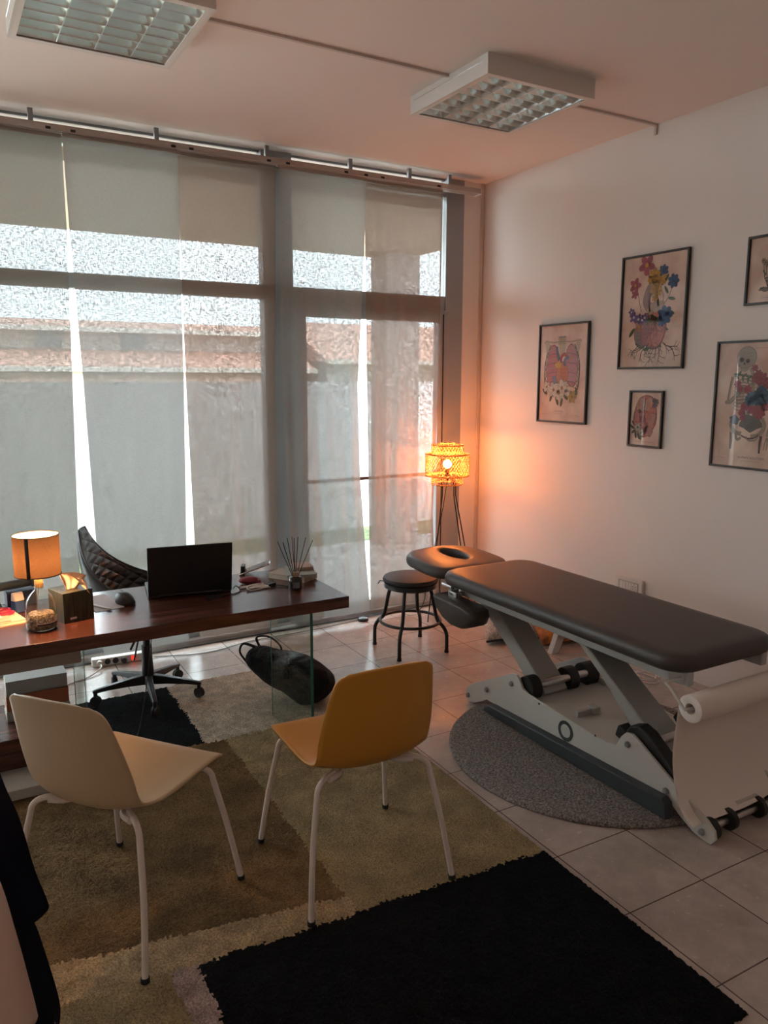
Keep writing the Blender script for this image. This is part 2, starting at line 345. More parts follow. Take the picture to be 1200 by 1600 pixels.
# ---------------------------------------------------------------- curtain track and panels
t = thing('curtain_track', 'grey aluminium multi-channel curtain track hung just below the ceiling', 'curtain rail', (-2.6, -.12, H))
mb = MB()
for k in range(3): mb.bx(-5.2, -.15, -.165+k*.03, -.145+k*.03, 2.902, 2.928)
mb.bx(-5.2, -.15, -.165, -.085, 2.926, 2.934)
O('rail', mb, M['alu_light'], t, world=True, bevel=.002)
mb = MB(); mb.bx(-.152, -.14, -.168, -.082, 2.898, 2.937); O('end_cap', mb, mat('cap_grey', (.6, .54, .5), .5), t, world=True, bevel=.003)
for x in (-4.9, -4.3, -3.62, -2.97, -2.33, -1.68, -1.12, -.68, -.36):
    mb = MB(); mb.bx(x-.012, x+.012, -.092, -.070, 2.928, H); O('bracket', mb, M['alu'], t, world=True)
for x in (-2.9, -2.78, -2.26, -2.16, -1.7, -1.58, -1.19, -1.05, -.93, -.5):
    mb = MB(); mb.bx(x-.012, x+.012, -.169, -.164, 2.905, 2.917); O('glider', mb, M['rubber'], t, world=True)
def interp(L_, z):
    for (z0, a), (z1, b) in zip(L_, L_[1:]):
        if z <= z0 and z >= z1: return a+(b-a)*(z0-z)/(z0-z1)
    return L_[-1][1] if z < L_[-1][0] else L_[0][1]
def curtain(label, lft, rgt, y, m, amp, seed, zb=.06):
    rnd = random.Random(seed); ph = [rnd.uniform(0, 6.28) for _ in range(6)]; fr = [rnd.uniform(.7, 1.3) for _ in range(6)]
    def fn(u, v):
        z = 2.902+(zb-2.902)*v; a = interp(lft, z); b = interp(rgt, z); g = min(1, max(0, v-.03)*2.2)
        dy = amp*g*(sin(u*9*fr[0]+ph[0]+v*1.2)+.7*sin(u*17*fr[1]+ph[1]-v*2)+.35*sin(u*31*fr[2]+ph[2]+v*3))
        return (a+(b-a)*u, y+dy*.6, z)
    t = thing('panel_curtain', label, 'curtain', ((lft[0][1]+rgt[0][1])/2, y, 2.925), 0, 'linen panel curtains on the window track')
    mb = MB(); mb.grid(fn, 60, 90); O('fabric', mb, m, t, world=True, smooth=180)
    mb = MB(); mb.bx(lft[0][1], rgt[0][1], y-.004, y+.004, 2.885, 2.903); O('top_batten', mb, M['alu_light'], t, world=True)
lin_w = linenmat('linen_white', (.36, .352, .335), .0, .12, .19); lin_b = linenmat('linen_beige', (.31, .295, .27), .0, .125, .19); lin_t = linenmat('linen_taupe', (.27, .205, .17), .0, .14, .21)
Z = 2.925
curtain('beige linen panel curtain at the far left edge of the window', [(Z, -3.43), (0, -3.45)], [(Z, -2.829), (2.4, -2.831), (.7, -2.878), (0, -2.89)], -.10, lin_b, .006, 1)
curtain('white linen panel curtain behind the desk lamp and the office chair', [(Z, -2.829), (2.4, -2.822), (1.62, -2.80), (.7, -2.785), (0, -2.78)], [(Z, -2.228), (1.62, -2.246), (.66, -2.272), (0, -2.28)], -.13, lin_w, .005, 2)
curtain('taupe linen panel curtain directly behind the laptop', [(Z, -2.226), (1.62, -2.222), (.66, -2.209), (0, -2.20)], [(Z, -1.628), (1.62, -1.664), (.55, -1.671), (0, -1.68)], -.10, lin_t, .016, 3)
curtain('white linen panel curtain behind the reed diffuser, right of the grey mullion', [(Z, -1.628), (1.62, -1.63), (.59, -1.594), (0, -1.61)], [(Z, -1.03), (2.4, -1.045), (1.62, -1.09), (1.0, -1.075), (.4, -1.03), (.06, -1.0)], -.13, lin_w, .015, 4)
curtain('taupe linen panel curtain beside the rattan floor lamp', [(Z, -1.028), (1.62, -1.018), (.9, -1.005), (.06, -.985)], [(Z, -.423), (1.62, -.436), (.7, -.474), (.08, -.445)], -.10, lin_t, .016, 5)

# ---------------------------------------------------------------- ceiling lamps
def ceiling_lamp(x0, y0, label):
    S = .62; hh = .084
    t = thing('louvre_ceiling_light', label, 'ceiling light', (x0+S/2, y0-S/2, H), 0, 'square louvred ceiling lights')
    mb = MB(); a = S/2; th = .012
    mb.bx(-a, a, -a, -a+th, -hh, 0); mb.bx(-a, a, a-th, a, -hh, 0); mb.bx(-a, -a+th, -a+th, a-th, -hh, 0); mb.bx(a-th, a, -a+th, a-th, -hh, 0); mb.bx(-a+th, a-th, -a+th, a-th, -.008, 0)
    O('housing', mb, mat('lamp_housing', (.70, .65, .61), .5), t)
    lip = MB(); g = .03
    lip.bx(-a+th, a-th, -a+th, -a+g, -hh, -hh+.004); lip.bx(-a+th, a-th, a-g, a-th, -hh, -hh+.004); lip.bx(-a+th, -a+g, -a+g, a-g, -hh, -hh+.004); lip.bx(a-g, a-th, -a+g, a-g, -hh, -hh+.004)
    O('rim', lip, M['white'], t)
    lv = MB(); b = a-g; mt = mat('louvre_mirror', (.82, .84, .82), .16, metal=1)
    for i in range(5):                                   # long curved blades, along Y
        x = -b+2*b*i/4
        R = []
        for k in range(5):
            q = k/4; wd = .0015+.030*(q**1.7); R.append((wd, -hh+.004+.055*q))
        prof = [(x-wd, z) for wd, z in R]+[(x+wd, z) for wd, z in R[::-1]]
        lv.prism(prof, 'Y', -b, b)
    for j in range(8):                                  # cross blades
        y = -b+2*b*j/7
        lv.prism([(y-.0012, -hh+.006), (y-.010, -hh+.045), (y+.010, -hh+.045), (y+.0012, -hh+.006)], 'X', -b, b)
    O('louvre', lv, mt, t, smooth=60)
    for i in range(4):
        x = -b+2*b*(i+.5)/4; mb = MB(); mb.cyl((x, -b, -.022), (x, b, -.022), .010, seg=12); O('tube', mb, mat('fluorescent_tube', (.85, .87, .87), .3), t)
    return t
ceiling_lamp(-1.3724, -1.2046, 'square louvred ceiling light nearest the right wall')
ceiling_lamp(-3.168, -1.18, 'square louvred ceiling light cut by the top left edge of the photo')

# ---------------------------------------------------------------- big rug
def rug():
    x0, x1, y0, y1 = -3.85, -1.765, -3.62, -.665; nx, ny = 290, 410
    top = MB(); rnd = random.Random(3)
    def warp(x, y): return x-.02*(-y-1.4)*.9, y+.0*(x)
    def cls(x, y):
        jx = .004*sin(y*31)+.006*rnd.uniform(-1, 1); jy = .004*sin(x*27)+.006*rnd.uniform(-1, 1); x += jx; y += jy
        ln = -2.70-.082*(x+3.37) if x < -2.5 else -2.764-.066*(x+2.5)
        if y > -1.42: return 0 if x < -2.575 else 1
        up_ = -2.53-.17*(x+3.36)
        if y > ln:
            if x < -2.49: return 2 if y > max(up_, ln+.06) else 4
            return 3
        if x > -2.985: return 0
        if x > -3.06: return 5
        return 3
    X = [x0+(x1-x0)*i/nx for i in range(nx+1)]; Y_ = [y0+(y1-y0)*j/ny for j in range(ny+1)]
    vs = []
    for j, y in enumerate(Y_):
        for i, x in enumerate(X):
            e = i in (0, nx) or j in (0, ny)
            xx, yy = warp(x, y)
            z = .003 if e else .0125+.0015*sin(x*9+y*4)*sin(y*7)+rnd.uniform(-.0030, .0030)
            vs.append((xx+rnd.uniform(-.002, .002)*(2 if e else 1), yy+rnd.uniform(-.002, .002)*(2 if e else 1), z))
    b = top.add(vs, [])
    for j in range(ny):
        for i in range(nx):
            a = b+j*(nx+1)+i; top.f.append([a, a+1, a+nx+2, a+nx+1]); top.mi.append(cls((X[i]+X[i+1])/2, (Y_[j]+Y_[j+1])/2))
    # underside
    b2 = top.add([(x, y, .001) for (x, y, z) in vs], [])
    ring = [i for i in range(nx+1)]+[j*(nx+1)+nx for j in range(1, ny+1)]+[ny*(nx+1)+i for i in range(nx-1, -1, -1)]+[j*(nx+1) for j in range(ny-1, 0, -1)]
    for k in range(len(ring)):
        p, q = ring[k], ring[(k+1) % len(ring)]; top.f.append([b+p, b2+p, b2+q, b+q]); top.mi.append(3)
    return tag(O('area_rug', top, RUGM, smooth=180), 'large colour-block shag rug in black, brown, olive and beige under the desk and chairs', 'rug')
rug()
def round_rug():
    cx, cy, r = -1.062, -2.312, .648; rnd = random.Random(5); R = []
    N = 96
    for k, (q, z) in enumerate([(1.0, .002), (1.003, .010), (.985, .018)]+[(1-i/30, .02) for i in range(1, 30)]):
        R.append([(cx+(r*q+(rnd.uniform(-.003, .003) if k < 3 else 0))*cos(2*pi*j/N), cy+(r*q)*sin(2*pi*j/N), z+(rnd.uniform(-.0015, .0015) if k else 0)) for j in range(N)])
    mb = MB(); mb.rings(R); return tag(O('round_rug', mb, M['roundrug'], smooth=180), 'round grey shag rug lying under the treatment table', 'rug')
round_rug()

# ---------------------------------------------------------------- treatment table
def treatment_table():
    t = thing('treatment_table', 'grey hydraulic treatment table with dark brown padded top and slotted headrest', 'treatment table', (-1.02, -2.3, 0))
    k = dict(world=True)
    def slab(cx, cy, hx, hy, rc, z0, z1, tilt=0, py=0):
        th = z1-z0; prof = [(.022, z0), (.006, z0+.006), (0, z0+.35*th), (.001, z0+.6*th), (.010, z0+.85*th), (.028, z1-.002), (.06, z1)]
        R = [[(x, y, z+tilt*(y-py)) for x, y in rrect(cx, cy, hx, hy, rc, ins)] for ins, z in prof]
        mb = MB(); mb.rings(R); return mb
    O('table_pad', slab(-1.03, -2.19, .295, .765, .10, .605, .675), M['pad'], t, smooth=60, **k)
    # headrest pad with a breathing slot
    N = 64
    def outl(ins):
        pts = []
        for j in range(N):
            a = 2*pi*j/N; ca, sa = cos(a), sin(a); e = 2/4.2
            hx = .255-ins; hy = .245-ins
            x = hx*abs(ca)**e*(1 if ca > 0 else -1); y = hy*abs(sa)**e*(1 if sa > 0 else -1)
            x *= 1-.22*max(0, y/hy)**2
            pts.append((-1.035+x, -1.165+y))
        return pts
    def hole(s): return [(-1.005+.055*s*cos(2*pi*j/N), -1.12+.115*s*sin(2*pi*j/N)) for j in range(N)]
    zt = lambda y, z: z+.04*(y+1.42)
    prof = [(.022, .590), (.004, .598), (0, .615), (.003, .632), (.012, .645), (.03, .652)]
    R = [[(x, y, zt(y, .590)) for x, y in hole(1)]]+[[(x, y, zt(y, z)) for x, y in outl(i)] for i, z in prof]
    R += [[(x*.5+hx*.5, y*.5+hy*.5, zt(y, .655)) for (x, y), (hx, hy) in zip(outl(.03), hole(1.5))]]
    R += [[(x, y, zt(y, z)) for x, y in hole(s)] for s, z in ((1.35, .654), (1.12, .650), (1.02, .64), (1.0, .59))]
    mb = MB(); mb.rings(R, False, False); hp = O('headrest_pad', mb, M['pad'], t, smooth=60, **k)
    mb = MB(); mb.bx(-1.16, -.90, -1.30, -1.05, .575, .60); mb.bx(-1.12, -1.08, -1.5, -1.1, .555, .58); mb.bx(-.98, -.94, -1.5, -1.1, .555, .58); O('headrest_bracket', mb, M['blackmetal'], t, bevel=.003, **k)
    for xs, nm, dz, dy in ((-1.0, 'near', 0, 0), (1.0, 'far', 0, 0)):
        if xs < 0:
            poly = [(-1.425, .548), (-1.455, .49), (-1.52, .447), (-1.60, .425), (-1.69, .428), (-1.755, .455), (-1.778, .50), (-1.765, .532), (-1.70, .545), (-1.55, .548)]
            R = []
            for x, s in ((-1.365, .86), (-1.355, .95), (-1.33, 1), (-1.27, 1), (-1.245, .95), (-1.235, .86)):
                cy_, cz_ = -1.60, .50; R.append([(x, cy_+(a-cy_)*s, cz_+(b_-cz_)*s) for a, b_ in poly])
        else:
            R = []
            for x, s in ((-.83, .86), (-.82, .95), (-.80, 1), (-.74, 1), (-.715, .95), (-.705, .86)):
                R.append([(x, -1.45+(a+1.60)*s, .49+(b_-.50)*s) for a, b_ in [(-1.425, .548), (-1.455, .49), (-1.52, .447), (-1.60, .425), (-1.69, .428), (-1.755, .455), (-1.778, .50), (-1.765, .532), (-1.70, .545), (-1.55, .548)]])
        mb = MB(); mb.rings(R); O('armrest_pad', mb, M['pad'], t, smooth=60, bevel=.004, **k)
    mb = MB(); mb.cyl((-1.30, -1.52, .555), (-1.22, -1.52, .575), .018); mb.bx(-1.30, -1.26, -1.56, -1.49, .53, .575); mb.cyl((-1.27, -1.49, .585), (-1.27, -1.40, .585), .012); mb.ball((-1.265, -1.56, .585), .015)
    O('armrest_clamp', mb, M['steel'], t, bevel=.003, **k)
    # top frame: two rails, cross tubes
    for x in (-1.24, -.81):
        mb = MB(); mb.bx(x, x+.035, -2.925, -1.40, .545, .605); O('side_rail', mb, M['frame_grey'], t, bevel=.004, **k)
    for y in (-1.5, -2.2, -2.6):
        mb = MB(); mb.bx(-1.205, -.81, y-.02, y+.02, .56, .60); O('cross_tube', mb, M['frame_grey'], t, bevel=.003, **k)
    mb = MB(); mb.bx(-1.246, -1.239, -2.91, -2.845, .552, .597); O('roll_holder_mount', mb, M['steel'], t, bevel=.006, **k)
    # lifting arms: wedge-shaped box sections
    a1 = [(-1.49, .555), (-1.642, .555), (-2.051, .234), (-2.085, .195), (-2.06, .17), (-1.98, .172), (-1.91, .245), (-1.815, .322), (-1.577, .491)]
    mb = MB(); mb.prism(a1, 'X', -1.15, -1.01); O('lift_arm', mb, [M['frame_grey']], t, bevel=.006, **k)
    a2 = [(-2.205, .556), (-2.250, .556), (-2.70, .257), (-2.80, .20), (-2.76, .175), (-2.63, .213), (-2.573, .262), (-2.44, .384), (-2.30, .488)]
    mb = MB(); mb.prism(a2, 'X', -1.15, -1.0); O('lift_arm', mb, [M['frame_grey']], t, bevel=.006, **k)
    # base side plates
    plate = [(-1.612, .002), (-1.590, .018), (-1.583, .045), (-1.600, .078), (-1.647, .112), (-1.95, .268), (-1.985, .272), (-2.005, .255), (-2.03, .22), (-2.07, .207), (-2.273, .195), (-2.499, .18), (-2.56, .178), (-2.61, .188),
             (-2.635, .235), (-2.66, .262), (-2.69, .268), (-2.715, .258), (-2.897, .161), (-3.054, .085), (-3.085, .06), (-3.092, .03), (-3.075, .004), (-3.04, -.002+.006), (-3.0, .012), (-2.933, .046), (-2.90, .068), (-2.841, .073), (-2.760, .073), (-2.747, .058), (-2.41, .060), (-2.40, .072), (-2.26, .072), (-2.242, .058), (-1.903, .056), (-1.89, .066), (-1.76, .066), (-1.72, .04), (-1.66, .010)]
    for x in (-1.245, -.80):
        mb = MB(); mb.prism(plate, 'X', x, x+.012); p = O('base_plate', mb, M['frame_light'], t, bevel=.002, **k)
        if x < -1:
            mb = MB(); mb.lathe([(.030, -1.2462), (.046, -1.2462), (.046, -1.2455), (.030, -1.2455)], (0, -2.324, .130), 40, 'X', cap=False)
            mb2 = MB(); O('ring_emblem', mb, M['anthracite'], p, loc=None).location = tuple(-Vector(t.location)) ; 
            for y, z in ((-1.612, .036), (-1.764, .119), (-1.953, .217), (-2.675, .218), (-2.87, .114), (-3.035, .035)):
                mb = MB(); mb.lathe([(.013, -1.246), (.013, -1.252), (.009, -1.258), (.003, -1.260)], (0, y, z), 20, 'X'); o = O('bolt', mb, mat('bolt_grey', (.22, .22, .23), .4), p); o.location = tuple(-Vector(t.location))
            for y, z in ((-2.149, .190), (-2.499, .182)):
                mb = MB(); mb.lathe([(.005, -1.2455), (.005, -1.247)], (0, y, z), 10, 'X'); o = O('screw', mb, M['rubber'], p); o.location = tuple(-Vector(t.location))
    mb = MB(); mb.bx(-1.234, -.80, -2.66, -2.01, .165, .177)
    O('base_cover', mb, M['frame_light'], t, bevel=.003, **k)
    mb = MB(); mb.bx(-1.18, -1.10, -2.33, -2.31, .177, .205); mb.bx(-1.10, -1.06, -2.345, -2.30, .177, .21); O('pedal_hook', mb, M['frame_grey'], t, bevel=.003, **k)
    mb = MB(); mb.ball((-.86, -2.28, .195), .017); mb.cyl((-.86, -2.28, .177), (-.86, -2.28, .22), .008); O('valve_knob', mb, M['chrome'], t, **k)
    # shafts with their black covers
    for y, z, nm in ((-2.06, .235, 0), (-2.74, .235, 1)):
        mb = MB(); mb.cyl((-1.20, y, z), (-.80, y, z), .018); O('shaft', mb, M['steel'], t, **k)
    for y0_, z0_, y1_, z1_ in ((-1.96, .215, -2.07, .215), ):
        for xa, xb in ((-1.225, -1.165), (-.99, -.93), (-.875, -.80)):
            R = []
            for x in (xa, xb): R.append([(x, -2.03+.055*cos(a), .215+.06*sin(a)) for a in [2*pi*j/24 for j in range(24)]])
            mb = MB(); mb.rings(R); mb.xf(Matrix.Identity(4)); O('shaft_cover', mb, M['rubber'], t, bevel=.004, **k)
    for xa, xb in ((-1.225, -1.165), (-.95, -.90)):
        mb = MB(); mb.prism([(-2.64, .255), (-2.66, .285), (-2.70, .30), (-2.75, .285), (-2.90, .175), (-2.88, .12), (-2.80, .13), (-2.70, .19)], 'X', xa, xb); O('shaft_cover', mb, M['rubber'], t, bevel=.006, **k)
    mb = MB(); mb.prism([(-2.56, .20), (-2.575, .25), (-2.62, .235), (-2.63, .18)], 'X', -1.20, -1.14); O('stop_bumper', mb, M['rubber'], t, bevel=.006, **k)
    # anthracite floor beams
    for x in (-1.29, -.775):
        mb = MB(); mb.prism([(-1.79, .028), (-1.80, .055), (-1.84, .072), (-2.88, .100), (-2.90, .085), (-2.91, .025)], 'X', x, x+.045); O('floor_beam', mb, M['anthracite'], t, bevel=.005, **k)
    for ya_, yb_, za_, zb_ in ((-1.95, -1.88, .06, .12), (-2.86, -2.80, .05, .10)):
        mb = MB(); mb.bx(-1.232, -.80, ya_, yb_, za_, zb_); O('base_cross_beam', mb, M['anthracite'], t, bevel=.004, **k)
    # castors and axles
    for y, z in ((-1.612, .036), (-3.035, .038)):
        mb = MB(); mb.cyl((-1.24, y, z), (-.79, y, z), .014); O('axle', mb, M['steel'], t, **k)
    for x in (-1.220, -.83):
        for y in (-1.628, -3.045):
            mb = MB(); mb.lathe([(.034, x-.012), (.040, x-.009), (.0415, x), (.040, x+.018), (.034, x+.022)], (0, y, .0415), 32, 'X'); wh = O('castor', mb, M['rubber'], t, **k)
    for x in (-1.10, -.93):
        mb = MB(); mb.lathe([(.030, x-.012), (.040, x-.008), (.040, x+.012), (.030, x+.016)], (0, -3.035, .041), 32, 'X'); O('castor', mb, M['rubber'], t, **k)
    mb = MB(); mb.bx(-1.04, -.92, -3.03, -2.99, .065, .085); O('axle_bracket', mb, M['frame_light'], t, bevel=.002, **k)
    # bent roll-holder rod
    mb = MB(); mb.tube([(-1.245, -2.90, .575), (-1.30, -2.895, .575), (-1.325, -2.90, .570), (-1.325, -2.92, .56), (-1.325, -2.97, .515), (-1.325, -2.985, .502), (-1.30, -2.99, .500), (-.70, -2.99, .500)], .006, 10)
    O('roll_holder', mb, M['frame_light'], t, **k)
    mb = MB(); mb.bx(-1.315, -1.3142, -2.30, -2.275, .620, .6235); O('maker_tag', mb, M['white'], t, **k)
    return t
treatment_table()
def paper_roll():
    t = thing('paper_roll', 'white couch paper roll hanging on the foot end of the treatment table, sheet pulled down', 'paper roll', (-1.0, -2.99, .50))
    mb = MB(); R = []
    for r, x in ((.020, -1.30), (.048, -1.30), (.050, -1.298), (.050, -.702), (.048, -.70), (.020, -.70)):
        R.append([(x, -2.99+r*cos(2*pi*j/48), .500+r*sin(2*pi*j/48)) for j in range(48)])
    mb.rings(R+[R[0]], False, False); O('roll', mb, M['paper'], t, world=True, smooth=50)
    P = catmull([(-2.962, .542), (-2.941, .505), (-2.938, .43), (-2.932, .34), (-2.935, .25), (-2.955, .16), (-3.0, .085), (-3.022, .062)], 8)if False else None
    pts = [(-2.955, .535), (-2.941, .50), (-2.936, .43), (-2.930, .34), (-2.936, .25), (-2.962, .15), (-3.00, .092), (-3.045, .066)]
    C = [(p.x, p.y) for p in catmull([(a, b_, 0) for a, b_ in pts], 8)]
    def fn(u, v):
        i = v*(len(C)-1); a = int(min(i, len(C)-2)); f = i-a; y = C[a][0]*(1-f)+C[a+1][0]*f; z = C[a][1]*(1-f)+C[a+1][1]*f
        y += .010*sin(u*7+1)*v*v+.02*v*v*(u-.1)*sin(u*3); return (-1.298+.596*u, y, z+.01*v*u)
    mb = MB(); mb.grid(fn, 40, 50); O('hanging_sheet', mb, M['paper'], t, world=True, smooth=180, solid=.0006)
paper_roll()

# ---------------------------------------------------------------- shell chairs
def catm1(xs, t):
    n = len(xs)-1; i = min(int(t*n), n-1); f = t*n-i; a = xs[max(i-1, 0)]; b = xs[i]; c = xs[i+1]; d = xs[min(i+2, n)]
    return .5*(2*b+(c-a)*f+(2*a-5*b+4*c-d)*f*f+(3*b-a-3*c+d)*f**3)
def shell_chair(label, loc, rz, shellm):
    t = thing('shell_chair', label, 'chair', loc, rz, 'plastic shell visitor chairs with white tube legs')
    # stations along the centre line: y (front +), z, half width, side curl
    yy = [.225, .215, .17, .08, -.02, -.10, -.165, -.205, -.225, -.240, -.253, -.266, -.278]
    zz = [.428, .441, .450, .443, .430, .424, .436, .475, .535, .605, .680, .745, .792]
    ww = [.200, .212, .220, .218, .212, .204, .196, .194, .194, .188, .177, .164, .150]
    cc = [.000, .002, .006, .012, .018, .026, .036, .046, .048, .044, .036, .028, .022]
    def fn(u, v):
        y = catm1(yy, v); z = catm1(zz, v); w_ = catm1(ww, v); c = catm1(cc, v); s = u*2-1
        if v > .93: w_ *= sqrt(max(0.0, 1-((v-.93)/.07)**2*.28))
        if v < .05: w_ *= 1-.12*((.05-v)/.05)**2
        dy = catm1(yy, min(1, v+.01))-catm1(yy, max(0, v-.01)); dz = catm1(zz, min(1, v+.01))-catm1(zz, max(0, v-.01)); l = sqrt(dy*dy+dz*dz) or 1
        ny, nz = dz/l, -dy/l          # points up on the seat, forward on the back
        k = c*abs(s)**2.4
        top = .018*abs(s)**3*max(0, (v-.9)/.1)      # rounded top corners drop
        return (w_*s, y+ny*k, z+nz*k-top)
    mb = MB(); mb.grid(fn, 28, 64); O('seat_shell', mb, shellm, t, smooth=180, solid=.009, bevel=0)
    mb = MB()
    mb.tube([(-.17, .15, .422), (-.10, .10, .412), (-.09, -.10, .404), (-.15, -.15, .406)], .010, 10, 5); mb.tube([(.17, .15, .422), (.10, .10, .412), (.09, -.10, .404), (.15, -.15, .406)], .010, 10, 5)
    mb.bx(-.10, .10, .04, .07, .405, .417); mb.bx(-.10, .10, -.10, -.07, .400, .412)
    O('under_frame', mb, M['chair_leg'], t)
    for sx in (-1, 1):
        for sy in (-1, 1):
            zt = .420 if sy > 0 else .410; yk = .155 if sy > 0 else .150
            pts = [(sx*.12, sy*(yk-.03), zt), (sx*.165, sy*yk, zt), (sx*.192, sy*(yk+.018), zt-.018), (sx*.202, sy*(yk+.027), zt-.06), (sx*.228, sy*(yk+.055), .2), (sx*.25, sy*.242, .012)]
            mb = MB(); mb.tube(pts, .0095, 12, 5); lg = O('leg', mb, M['chair_leg'], t)
            mb = MB(); mb.cyl((sx*.2505, sy*.2425, 0), (sx*.2495, sy*.2412, .014), .0125, seg=14); O('foot_cap', mb, M['rubber'], lg)
    return t
RUGZ = .0165
shell_chair('beige plastic shell chair with white tube legs, left of the mustard one', (-3.12, -2.385, RUGZ), radians(-52), M['chair_beige'])
shell_chair('mustard yellow plastic shell chair with white tube legs', (-2.405, -2.525, RUGZ), radians(-3), M['chair_yellow'])

# ---------------------------------------------------------------- stool
def stool():
    t = thing('round_stool', 'black round stool with foot ring and cushion seat beside the table headrest', 'stool', (-1.08, -.775, 0))
    mb = MB(); mb.lathe([(.001, .43), (.155, .43), (.168, .436), (.172, .446), (.165, .460), (.13, .468), (.001, .470)], seg=40); O('seat_cushion', mb, mat('stool_cushion', (.022, .018, .018), .6, bump=.2, bs=200, bd=.001), t)
    mb = MB(); mb.lathe([(.001, .392), (.15, .392), (.163, .40), (.163, .428), (.001, .428)], seg=40); O('seat_rim', mb, mat('stool_rim', (.03, .03, .032), .25), t)
    mb = MB(); mb.tube([(-.16, .05, .44), (-.185, .055, .445), (-.20, .05, .43)], .004, 6); O('cushion_tie', mb, M['black'], t)
    mb = MB(); mb.tube([(.185*cos(a), .185*sin(a), .185) for a in [2*pi*j/48 for j in range(49)]], .0095, 10); O('foot_ring', mb, M['blackmetal'], t)
    for sx, sy in ((-1, -1), (-1, 1), (1, -1), (1, 1)):
        a = math.atan2(sy, sx)+radians(-3); dx, dy = cos(a), sin(a)
        pts = [(dx*r, dy*r, z) for r, z in ((.10, .40), (.125, .39), (.145, .32), (.160, .24), (.175, .195), (.205, .165), (.226, .13), (.232, .09), (.232, .0))]
        mb = MB(); mb.tube(pts, .0115, 12, 4); lg = O('leg', mb, M['blackmetal'], t)
        mb = MB(); mb.cyl((dx*.232, dy*.232, 0), (dx*.232, dy*.232, .015), .0135); O('foot_cap', mb, M['rubber'], lg)
stool()

# ---------------------------------------------------------------- rattan floor lamp
def floor_lamp():
    cx, cy = -.49, -.30
    t = thing('rattan_floor_lamp', 'lit floor lamp with three-tier woven bamboo shade on thin black legs in the corner', 'floor lamp', (cx, cy, 0))
    sh = MB()
    def tier(r0, r1, z0, z1, n, tw, w_=.0017):
        for k in range(n):
            for s in (-1, 1):
                pts = []
                for i in range(9):
                    q = i/8; a = 2*pi*k/n+s*tw*q; r = r0+(r1-r0)*q+(.0012 if (i+k) % 2 == 0 else -.0012)*s; pts.append((r*cos(a), r*sin(a), z0+(z1-z0)*q))
                sh.tube(pts, w_, 4)
        for z, r in ((z0, r0), (z1, r1)):
            sh.tube([(r*cos(a), r*sin(a), z) for a in [2*pi*j/48 for j in range(49)]], .0038, 6)
    tier(.112, .108, 1.14, 1.205, 32, .40, .0019); tier(.150, .150, .995, 1.142, 42, .72, .0021); tier(.108, .104, .937, .998, 32, .40, .0019)
    for z, ra, rb in ((1.205, .10, .055), (1.141, .15, .11), (.996, .15, .108)):   # horizontal woven shoulders
        for k in range(30):
            a = 2*pi*k/30; sh.tube([(ra*cos(a), ra*sin(a), z), (rb*cos(a+.25), rb*sin(a+.25), z+(.012 if z > 1.2 else 0))], .0016, 4)
            sh.tube([(ra*cos(a), ra*sin(a), z), (rb*cos(a-.25), rb*sin(a-.25), z+(.012 if z > 1.2 else 0))], .0016, 4)
    O('lamp_shade', sh, M['rattan'], t, smooth=60)
    mb = MB(); mb.ball((0, 0, 1.075), .028, seg=20); O('bulb', mb, mat('lit_bulb', (1, .8, .5), .4, emit=(1, .28, .065), es=520), t)
    mb = MB(); mb.cyl((0, 0, .96), (0, 0, 1.045), .014); O('socket', mb, M['blackmetal'], t)
    mb = MB(); mb.tube([(.03*cos(a), .03*sin(a), 1.222) for a in [2*pi*j/24 for j in range(25)]], .002, 6); O('top_ring', mb, M['blackmetal'], t)
    for a in (radians(205), radians(-18), radians(285), radians(70)):
        dx, dy = cos(a), sin(a)
        if a == radians(70): continue
        mb = MB(); mb.tube([(dx*.02, dy*.02, .965), (dx*.055, dy*.055, .955), (dx*.062, dy*.062, .93), (dx*.062, dy*.062, .86), (dx*.235, dy*.235, .004)], .0042, 8); O('leg', mb, M['blackmetal'], t)
    mb = MB(); mb.tube([(0, 0, .96), (-.01, .05, .7), (-.06, .12, .3), (-.10, .15, .03), (-.2, .19, .008), (-.42, .20, .008), (-.545, .215, .012)], .0028, 6, 6); O('power_cord', mb, M['black'], t)
    mb = MB(); mb.lathe([(.001, 0), (.036, 0), (.038, .008), (.034, .018), (.022, .024), (.001, .025)], (-.575, .165, 0), 28); O('foot_switch', mb, M['black'], t)
floor_lamp()

# ---------------------------------------------------------------- desk
DZ = .75
def desk():
    t = thing('desk', 'dark mahogany desk with thick top on clear glass panel legs', 'desk', (-2.8, -1.6, 0))
    mb = MB(); mb.bx(-4.15, -2.08, -1.883, -1.292, .70, .75); O('desktop', mb, M['desk'], t, world=True, bevel=.0015)
    g = glassmat('leg_glass', (.90, .95, .925), .4); ge = mat('glass_edge', (.03, .16, .12), .15)
    for x, ya, yb, z0 in ((-2.20, -1.763, -1.300, .017), (-3.104, -1.62, -1.36, .062)):
        mb = MB(); mb.bx(x-.006, x+.006, ya+.002, yb-.002, z0, .70); p = O('glass_leg', mb, g, t, world=True)
        mb = MB(); mb.bx(x-(.006 if x > -3 else .001), x+(.006 if x > -3 else .001), ya, ya+.002, z0, .70); mb.bx(x-.006, x-.0035, yb-.002, yb, z0, .70)
        e = O('glass_edge', mb, ge if x > -3 else mat('thin_edge', (.06, .08, .08), .3), p); e.location = tuple(-Vector(t.location))
    mb = MB(); mb.bx(-2.32, -2.17, -1.60, -1.50, .690, .70); O('leg_bracket', mb, M['steel'], t, world=True)
    mb = MB(); mb.bx(-4.0, -3.112, -1.62, -1.34, .565, .698); O('drawer_box', mb, mat('drawer_grey', (.40, .37, .35), .5), t, world=True, bevel=.003)
desk()
